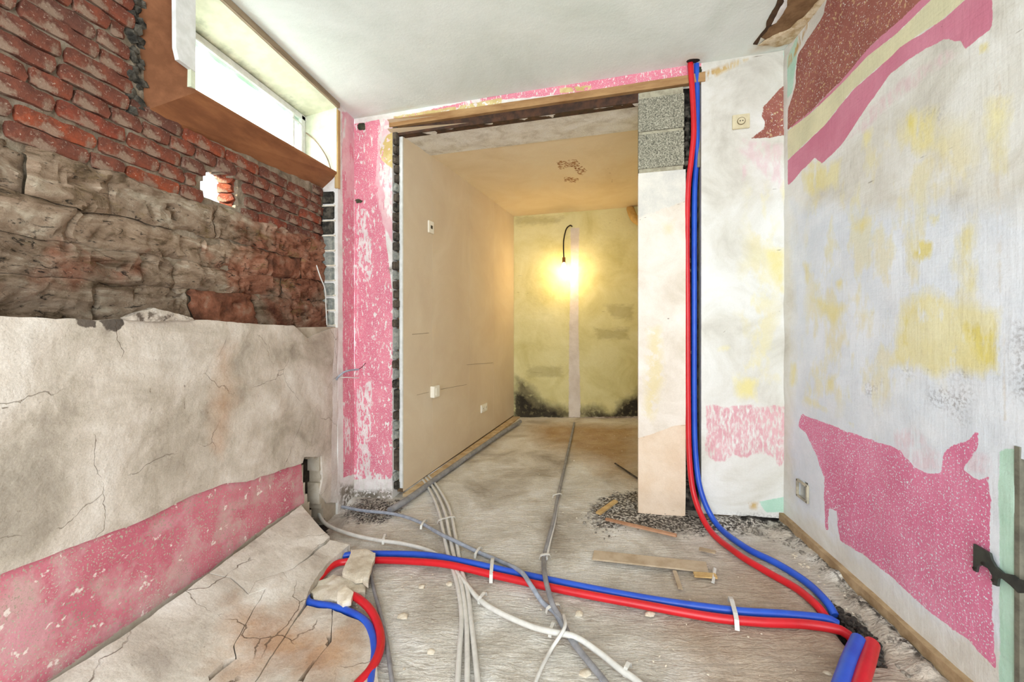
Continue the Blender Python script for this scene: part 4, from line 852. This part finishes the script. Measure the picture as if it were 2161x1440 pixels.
# switches and sockets in the alcove
m_sock = plain('ivory_plastic', (240, 234, 220), (232, 226, 212), .4, 10)
def plate(name, pl, u, v, w_, h_, d_, label, cat, detail):
    p = pl.hit(u, v); e = empty(name, p, label, cat)
    box('face_plate', p + pl.N * (d_ / 2), pl.S * w_ / 2, pl.N * d_ / 2, (0, 0, h_ / 2), m_sock, e, .0025)
    for dx, dz, hw, hh_, m in detail:
        box('rocker' if m is m_sock else 'socket_hole', p + pl.S * dx + Vector((0, 0, dz)) + pl.N * (d_ + .001), pl.S * hw, pl.N * .002, (0, 0, hh_), m, e, .0008)
    return e
m_hole = plain('socket_dark', (60, 54, 46), (60, 54, 46), .6, 10)
plate('light_switch', PT, 908, 480, .075, .09, .012, 'ivory light switch high on the partition', 'switch', [(0, .0, .012, .012, m_hole)])
plate('junction_box', PT, 914, 826, .085, .085, .035, 'white box socket mid height on the partition', 'socket', [(0, 0, .02, .028, m_sock)])
plate('double_socket', PT, 1020, 861, .14, .075, .014, 'wide double wall socket low on the partition', 'socket', [(-.035, 0, .02, .02, m_sock), (.035, 0, .02, .02, m_sock), (-.035, 0, .006, .006, m_hole), (.035, 0, .006, .006, m_hole)])
es = plate('light_switch', BK, 1563, 258, .082, .075, .012, 'old cream round-socket plate on the back wall below the ceiling', 'socket', [])
pS = BK.hit(1563, 258)
m_oldp = plain('old_cream_plastic', (214, 204, 172), (200, 188, 154), .5, 20)
es.children[0].data.materials[0] = m_oldp
V_, F_ = tube_data([pS + BK.N * .012, pS + BK.N * .015], .020, 24); link('socket_ring', V_, F_, plain('brown_ring', (120, 104, 78), (120, 104, 78), .6), es)
V_, F_ = tube_data([pS + BK.N * .012, pS + BK.N * .017], .0165, 24); link('socket_insert', V_, F_, m_oldp, es)
for dx in (-.006, .006): V_, F_ = tube_data([pS + BK.N * .012 + BK.S * dx, pS + BK.N * .0185 + BK.S * dx], .003, 10); link('socket_hole', V_, F_, m_hole, es)
# bulb
pb_ = AB.hit(1190, 562, .17); top = AB.hit(1207, 478, .0)
lamp = empty('hanging_bulb', pb_, 'bare glowing bulb on a black looped cable in front of the alcove end wall', 'lamp')
m_blk = plain('black_cable', (30, 26, 22), (44, 38, 30), .5, 20)
tube('cable', [top, AB.hit(1203, 476, .06), AB.hit(1195, 484, .12), AB.hit(1190, 505, .165), pb_ + Vector((-.004, 0, .20)), pb_ + Vector((0, 0, .09))], .0075, m_blk, lamp, 8)
V = []; Fs = []; seg = 20
def lathe(prof, c):
    V = []; Fs = []
    for r, z in prof:
        for k_ in range(seg): a = 2 * math.pi * k_ / seg; V.append((c.x + r * math.cos(a), c.y + r * math.sin(a), c.z + z))
    for i in range(len(prof) - 1):
        for k_ in range(seg): a = i * seg + k_; b = i * seg + (k_ + 1) % seg; Fs.append((a, b, b + seg, a + seg))
    return V, Fs
V, Fs = lathe([(.001, .098), (.016, .098), (.018, .09), (.018, .05), (.020, .048), (.020, .040), (.001, .040)], pb_); link('lamp_holder', V, Fs, plain('brass_holder', (150, 96, 50), (120, 80, 44), .5, 20), lamp, True)
k = NT('glowing_glass'); k.b.inputs['Emission Color'].default_value = (1, .74, .34, 1); k.b.inputs['Emission Strength'].default_value = 30; k.col(lin((255, 240, 210)))
V, Fs = lathe([(.012, .040), (.014, .030), (.024, .010), (.030, -.008), (.028, -.022), (.018, -.034), (.001, -.038)], pb_); link('bulb', V, Fs, k.m, lamp, True)
pl_l = bpy.data.lights.new('bulb_light', 'POINT'); pl_l.energy = 9.5; pl_l.color = (1, .72, .36); pl_l.shadow_soft_size = .03
lo = bpy.data.objects.new('bulb_light', pl_l); C.objects.link(lo); lo.location = pb_ + AB.N * .0 + Vector((0, 0, -.055))
# pale pipe stub in the alcove's upper right corner
st = empty('pipe_stub', AB.hit(1335, 455, .05), 'ochre pipe stub in the upper right corner of the alcove', 'pipe')
tube('elbow', [AB.hit(1352, 470, .10), AB.hit(1340, 462, .10), AB.hit(1334, 452, .08), AB.hit(1330, 440, .0)], .042, plain('ochre_pipe', (206, 170, 104), (186, 148, 84), .6, 20), st, 14)
# ================================================================== PIPES
m_red = plain('red_corrugated_sleeve', (206, 26, 38), (190, 20, 32), .38, 8, spec=.5)
m_blue = plain('blue_corrugated_sleeve', (36, 88, 200), (30, 74, 184), .38, 8, spec=.5)
PR = .0142
def fpx(lst, r):       # list of (u,v[,lift]) over the floor
    return [fp(q[0], q[1], r + (q[2] if len(q) > 2 else 0) + .004) for q in lst]
def bkx(lst): return [BK.hit(u, v, off) for u, v, off in lst]
p = bkx([(1456, 118, .02), (1458, 150, .02), (1462, 210, .012), (1464, 280, .006), (1459, 335, .0), (1452, 400, -.005), (1450, 500, -.01), (1451, 650, -.01), (1452, 850, -.005), (1455, 970, .02), (1466, 1050, .06)]) + fpx([(1497, 1118), (1555, 1168), (1620, 1208), (1680, 1242), (1725, 1280), (1748, 1312, -.02)], PR)
o = tube('red_pipe', p, PR, m_red, seg=14); tag(o, 'red sleeved pipe dropping from the ceiling down the chase and across to the right curb', 'pipe')
p = bkx([(1469, 118, -.002), (1470, 150, -.002), (1471, 210, -.012), (1471, 280, -.022), (1470, 335, -.034), (1466, 400, -.036), (1465, 500, -.03), (1465, 650, -.02), (1465, 850, -.02), (1468, 960, .0), (1480, 1040, .04)]) + fpx([(1512, 1106), (1570, 1154), (1640, 1190), (1700, 1228), (1742, 1268), (1762, 1300, -.02)], PR)
o = tube('blue_pipe', p, PR, m_blue, seg=14); tag(o, 'blue sleeved pipe dropping from the ceiling beside the red one to the right curb', 'pipe')
p = fpx([(1800, 1352, -.02), (1775, 1331), (1700, 1318), (1600, 1313), (1500, 1303), (1350, 1276), (1200, 1248), (1050, 1216, .004), (950, 1193, .016), (880, 1186, .006), (800, 1183), (730, 1186), (700, 1196, .006), (672, 1225, .0), (664, 1250, -.02), (690, 1262, -.02), (738, 1256, .012), (775, 1280, .014), (798, 1320, .012), (803, 1365, .01), (785, 1410, .01), (755, 1445, .01), (700, 1500, .01), (600, 1580, 0)], PR)
o = tube('red_pipe', p, PR * 1.05, m_red, seg=14); tag(o, 'red sleeved pipe lying across the floor and looping at the left', 'pipe')
p = fpx([(1768, 1318, -.01), (1740, 1306), (1650, 1297), (1550, 1290), (1400, 1270), (1250, 1243), (1100, 1212), (980, 1186, .016), (900, 1172, .004), (800, 1169), (740, 1171), (700, 1184, .004), (665, 1222, .0), (648, 1255, .0), (655, 1273, .004), (700, 1281, .004), (745, 1296, .004), (778, 1322, .006), (790, 1370, .004), (784, 1430, .004), (776, 1500, .004), (760, 1600, 0)], PR)
o = tube('blue_pipe', p, PR * 1.0, m_blue, seg=14); tag(o, 'blue sleeved pipe lying across the floor beside the looping red one', 'pipe')
for (a, b, mat, nm, lb) in (([(1812, 1352, .02), (1794, 1392, .03), (1777, 1440, .04), (1746, 1530, .05)], 0, m_blue, 'blue_pipe', 'thick cut blue sleeve end at the bottom right beside the curb'), ([(1840, 1360, .01), (1830, 1396, .02), (1816, 1440, .03), (1790, 1530, .04)], 0, m_red, 'red_pipe', 'thick cut red sleeve end at the bottom right beside the curb')):
    o = tube(nm, fpx(a, .022), .0205, mat, seg=18); tag(o, lb, 'pipe')
# ================================================================== CABLES
m_cw = plain('white_grey_cable', (216, 214, 208), (204, 202, 196), .5, 30, spec=.4)
m_cg = plain('grey_cable', (158, 164, 176), (138, 144, 156), .5, 30, spec=.4)
m_cd = plain('dark_grey_conduit', (146, 146, 150), (122, 122, 126), .5, 20, spec=.4)
def cable(name, pts, r, mat, label, cat='cable', seg=10, group=None):
    o = tube(name, fpx(pts, r), r, mat, seg=seg); return tag(o, label, cat, group)
cable('conduit', [(822, 1078), (860, 1055), (930, 1004), (1000, 955), (1060, 914), (1098, 890)], .020, m_cd, 'thick straight grey conduit on the floor along the partition', 'conduit', 16)
cable('cable', [(878, 1000), (896, 1018), (912, 1045), (926, 1080), (935, 1120), (944, 1165), (955, 1200), (966, 1240), (974, 1300), (970, 1370), (966, 1440), (962, 1560)], .0092, m_cw, 'leftmost of the three white cables leaving the foot of the partition', group='three white cables from the partition')
cable('cable', [(884, 996), (906, 1018), (926, 1050), (940, 1085), (948, 1125), (956, 1165), (964, 1200), (976, 1245), (984, 1310), (986, 1380), (986, 1440), (988, 1560)], .0092, m_cw, 'middle one of the three white cables leaving the foot of the partition', group='three white cables from the partition')
cable('cable', [(892, 993), (916, 1018), (938, 1052), (952, 1085), (960, 1125), (967, 1165), (973, 1200), (986, 1245), (994, 1310), (1002, 1380), (1008, 1440), (1016, 1560)], .0092, m_cw, 'rightmost of the three white cables leaving the foot of the partition', group='three white cables from the partition')
cable('cable', [(722, 1070), (765, 1078), (830, 1085), (880, 1100), (925, 1125, .012), (960, 1142, .016), (1010, 1166), (1060, 1187), (1098, 1206, .03), (1120, 1235, .03), (1145, 1272), (1170, 1292), (1190, 1325), (1225, 1375), (1275, 1440), (1350, 1560)], .0095, m_cg, 'blue-grey cable curving from the pink pier over the red and blue pipes')
cable('cable', [(652, 1000, .10), (662, 1045, .06), (672, 1082, .02), (690, 1108), (740, 1128), (800, 1141), (850, 1148), (908, 1164), (948, 1192, -.004), (975, 1222), (1012, 1266), (1060, 1296), (1120, 1322), (1165, 1334, .012), (1215, 1345, .012), (1265, 1378), (1310, 1414), (1350, 1442), (1450, 1540)], .0100, m_cw, 'long white cable from the cavity at the left corner to the bottom middle')
cable('conduit', [(1212, 893), (1205, 925), (1196, 965), (1186, 1010), (1176, 1055), (1168, 1100), (1156, 1145), (1148, 1180), (1150, 1215, .03), (1158, 1250, .03), (1168, 1280, .012), (1186, 1310), (1205, 1350), (1240, 1395), (1280, 1445), (1340, 1540)], .0105, m_cd, 'grey conduit running up the middle of the floor to the bulb wall', 'conduit')
cable('cable', [(1178, 1052), (1171, 1100), (1160, 1145), (1153, 1180)], .007, m_cw, 'short pale cable strapped beside the middle grey conduit')
cable('cable', [(1190, 1300, .02), (1193, 1318, .034), (1186, 1336, .03), (1165, 1368), (1145, 1405), (1130, 1440), (1090, 1540)], .0062, m_cw, 'thin white cable branching down from the cable crossing')
cable('cable', [(785, 1180, -.005), (783, 1210, -.004), (788, 1240), (800, 1285), (812, 1335), (820, 1385), (828, 1440), (850, 1560)], .0075, m_cd, 'thin dark grey cable beside the red pipe loop')
# cable stub sticking out of the pink return
stub = empty('cable_stub', LW.hit(712, 800), 'blue-grey cable stub with bare wires sticking out beside the pink pier', 'cable')
tube('sheath', [LW.hit(710, 803, -.01), LW.hit(713, 797, .02), LW.hit(724, 787, .05), LW.hit(738, 782, .07), LW.hit(756, 780, .09)], .006, m_cg, stub, 8)
tube('white_wire', [LW.hit(718, 797, .015), LW.hit(735, 797, .045), LW.hit(757, 798, .07)], .0035, m_cw, stub, 8)
tube('wire', [LW.hit(754, 781, .09), LW.hit(764, 775, .10), LW.hit(772, 766, .11)], .002, m_dark, stub, 6)
wl = tube('wire', [on_x(668, 560, XB + .045), on_x(676, 585, XB + .06), on_x(686, 612, XB + .06), on_x(688, 650, XB + .05), on_x(690, 686, XB + .05)], .0035, m_cw, None, 8)
tag(wl, 'thin white wire hanging by the stone wall next to the pink return', 'wire')
# clips
def clip(pts, u, v, w_, lab, h=.034, mat=None):
    a = fp(*pts[0], .004); b = fp(*pts[1], .004); ax = (b - a); ln = ax.length; ax.normalize(); up = Vector((0, 0, 1)); side = ax.cross(up).normalized()
    path = [a, a + up * h * .8 + ax * ln * .08, a + up * h + ax * ln * .25, b + up * h - ax * ln * .25, b + up * h * .8 - ax * ln * .08, b]
    V = []; 
    for q in path:
        for s_, o_ in ((-1, 0), (1, 0), (1, .003), (-1, .003)): V.append(q + side * w_ * s_ + up * o_)
    Fs = []
    for i in range(len(path) - 1):
        for k_ in range(4): c_ = i * 4 + k_; d_ = i * 4 + (k_ + 1) % 4; Fs.append((c_, d_, d_ + 4, c_ + 4))
    Fs += [(3, 2, 1, 0), tuple(range(len(V) - 4, len(V)))]
    o = link('cable_clip', V, Fs, mat or m_cw); tag(o, lab, 'clip', 'pale clips and straps on the floor cables'); return o
clip([(1036, 1232), (1040, 1188)], 0, 0, .0075, 'pale strap over the red and blue floor pipes, left one of the two')
clip([(1556, 1332), (1540, 1272)], 0, 0, .0075, 'pale strap over the red and blue floor pipes, right one of the two')
for (a, b, lab) in (((888, 1118), (900, 1102), 'small white clip on the blue-grey cable nearest the pink pier'), ((1002, 1180), (1016, 1160), 'small white clip on the blue-grey cable just before it meets the pipes'),
                    ((922, 1106), (962, 1096), 'white clip across the three white cables'), ((1166, 1052), (1186, 1048), 'white clip on the middle grey conduit, farther one'),
                    ((1138, 1182), (1162, 1178), 'white clip on the middle grey conduit, nearer one'), ((1010, 1276), (1026, 1258), 'white clip on the long white cable right of the three-cable bundle'),
                    ((1160, 1346), (1170, 1322), 'white clip on the long white cable near the cable crossing'), ((1318, 1430), (1330, 1408), 'white clip on the long white cable at the bottom edge'),
                    ((1152, 1296), (1182, 1284), 'white strap where grey cable and conduit meet'), ((808, 1150), (814, 1132), 'white clip on the white cable left of the bundle')):
    clip([a, b], 0, 0, .006, lab, .020)
# ================================================================== DEBRIS
def stick(name, a, b, w_, h_, mat, label, lift=0.0):
    A = fp(*a, h_ / 2 + .006 + lift); B = fp(*b, h_ / 2 + .006 + lift); ax = (B - A) / 2; sd = ax.cross(Vector((0, 0, 1))).normalized() * w_ / 2
    V, Fs = box_data((A + B) / 2, ax, sd, Vector((0, 0, h_ / 2)), .0015); r = random.Random(a[0])
    V = [v + Vector((r.uniform(-.003, .003), r.uniform(-.003, .003), 0)) for v in V]
    o = link(name, V, Fs, mat); return tag(o, label, 'wood')
m_s1 = plain('pale_splinter_wood', (206, 176, 122), (184, 150, 98), .8, 20, stretch=(1, 1, 1)); m_s2 = plain('pinkish_lath', (188, 146, 116), (170, 128, 98), .85, 20); m_s3 = plain('dusty_board', (190, 172, 148), (170, 150, 124), .9, 12, bump=.001)
stick('wood_stick', (1262, 1084), (1300, 1058), .028, .012, m_s1, 'short pale yellow wood stick left of the block pier')
stick('wood_lath', (1278, 1096), (1428, 1131), .022, .010, m_s2, 'long pinkish lath pointing from the pier towards the right')
stick('wood_board', (1252, 1172), (1492, 1198), .075, .006, m_s3, 'thin dusty board lying flat between the pier and the floor pipes')
stick('wood_stick', (1464, 1213), (1512, 1216), .030, .008, m_s1, 'small pale offcut touching the metal strip beside the dusty board')
stick('metal_strip', (1504, 1230), (1508, 1200), .012, .008, m_cw, 'small upright grey metal strip at the end of the dusty board')['category'] = 'strip'
stick('wood_stick', (1424, 1205), (1436, 1244), .014, .006, m_s3, 'thin splinter below the dusty board')
stick('wood_stick', (1476, 1158), (1510, 1166), .026, .006, m_s3, 'small chip of board between the lath and the bending pipes')
stick('wood_stick', (1298, 978), (1348, 1012), .010, .008, m_edge, 'thin dark stick on the alcove floor beside the pier')
import bmesh
def gravel(name, polys, n, r0, r1, mat, label, seed, embed=.3):
    rd = random.Random(seed); parts = []; bases = []
    for s_ in range(4):
        bm = bmesh.new(); bmesh.ops.create_icosphere(bm, subdivisions=1, radius=1)
        vv = [v.co * rd.uniform(.8, 1.1) for v in bm.verts]; bm.verts.index_update(); ff = [tuple(v.index for v in f.verts) for f in bm.faces]; bm.free(); bases.append((vv, ff))
    for poly in polys:
        P = np.array(flo(poly)); mn, mx = P.min(0), P.max(0); pp = [tuple(q) for q in P]; c = 0; tr = 0
        while c < n and tr < n * 30:
            tr += 1; x = rd.uniform(mn[0], mx[0]); y = rd.uniform(mn[1], mx[1])
            if not inside(np.array([x]), np.array([y]), pp)[0]: continue
            r = r0 * (r1 / r0) ** (rd.random() ** 2.2); vv, ff = rd.choice(bases); a = rd.uniform(0, 6.28); ca, sa_ = math.cos(a), math.sin(a); sx, sy, sz = rd.uniform(.7, 1.6), rd.uniform(.6, 1.1), rd.uniform(.4, .9)
            z = floorz(x, y) + r * sz * embed
            parts.append(([Vector((x + r * (v.x * sx * ca - v.y * sy * sa_), y + r * (v.x * sx * sa_ + v.y * sy * ca), z + r * v.z * sz)) for v in vv], ff)); c += 1
    o = join(name, parts, mat); return tag(o, label, 'debris', kind='stuff')
m_g1 = plain('grey_grit', (160, 152, 140), (98, 92, 84), .95, 60); m_g2 = plain('pale_crumbs', (222, 212, 194), (196, 182, 160), .95, 60); m_g3 = plain('black_grit', (44, 40, 38), (74, 68, 62), .95, 60)
gravel('grit', [[(1225, 1085), (1290, 1035), (1350, 1035), (1470, 1090), (1460, 1130), (1330, 1125), (1240, 1150)], [(720, 1072), (770, 1058), (850, 1056), (845, 1085), (790, 1105), (730, 1095)]], 260, .002, .010, m_g1, 'grey masonry grit scattered at the feet of both piers', 3)
gravel('grit', [[(1500, 1100), (1660, 1095), (1740, 1170), (1860, 1290), (1980, 1400), (2060, 1500), (1960, 1500), (1850, 1350), (1760, 1240), (1680, 1160), (1600, 1130)]], 700, .002, .016, m_g1, 'grey rubble along the foot of the right wall curb', 5)
gravel('grit', [[(1545, 1092), (1655, 1092), (1700, 1140), (1640, 1130), (1550, 1110)], [(1750, 1265), (1850, 1345), (1870, 1410), (1830, 1400)]], 220, .002, .014, m_g3, 'black sooty crumbs in the right corner and beside the pipe pit', 8)
gravel('crumbs', [[(840, 1100), (1200, 900), (1345, 920), (1340, 1040), (1240, 1110), (1500, 1180), (1700, 1300), (1780, 1500), (850, 1500)]], 520, .0012, .006, m_g2, 'pale plaster crumbs scattered over the open floor', 9)
gravel('crumbs', [[(655, 1215), (745, 1225), (780, 1300), (700, 1290), (640, 1285)], [(1640, 1140), (1720, 1190), (1840, 1300), (1800, 1300), (1700, 1210)]], 110, .002, .010, m_g2, 'pale mortar crumbs around the pipe loop and the right curb', 12)
for i, (u, v, lab) in enumerate([(1222, 1305 - 15, 'white plaster chip just below the red floor pipe at mid floor'), (1372, 1290, 'white plaster chip below the right half of the red floor pipe'), (852, 1294, 'pale plaster lump on the floor right of the red pipe loop'), (1748, 1416, 'white plaster chip left of the thick cut blue sleeve'), (890, 1234, 'small white plaster chip left of the cable bundle'), (948, 1205 + 22, 'white plaster dab holding the left cable of the bundle'), (1235, 1412, 'flat plaster crumb between the diverging cables at the bottom'), (908, 1370, 'tiny plaster crumb near the bottom, left of the bundle')]):
    q = fp(u, v, .01); rr = (.016, .017, .02, .018, .015, .015, .018, .013)[i]
    poly = [(q.x + rr * random.uniform(.7, 1.4) * math.cos(a), q.y + rr * random.uniform(.6, 1.1) * math.sin(a)) for a in np.linspace(0, 5.6, 7)]
    o = patch('plaster_chip', poly, frag_surf(.0), m_g2, .005, res=.006, amp=.004, disp=.005, step=.006); tag(o, lab, 'rubble', 'plaster chips on the floor')
print('bricks', nb, 'objects', len(bpy.data.objects))
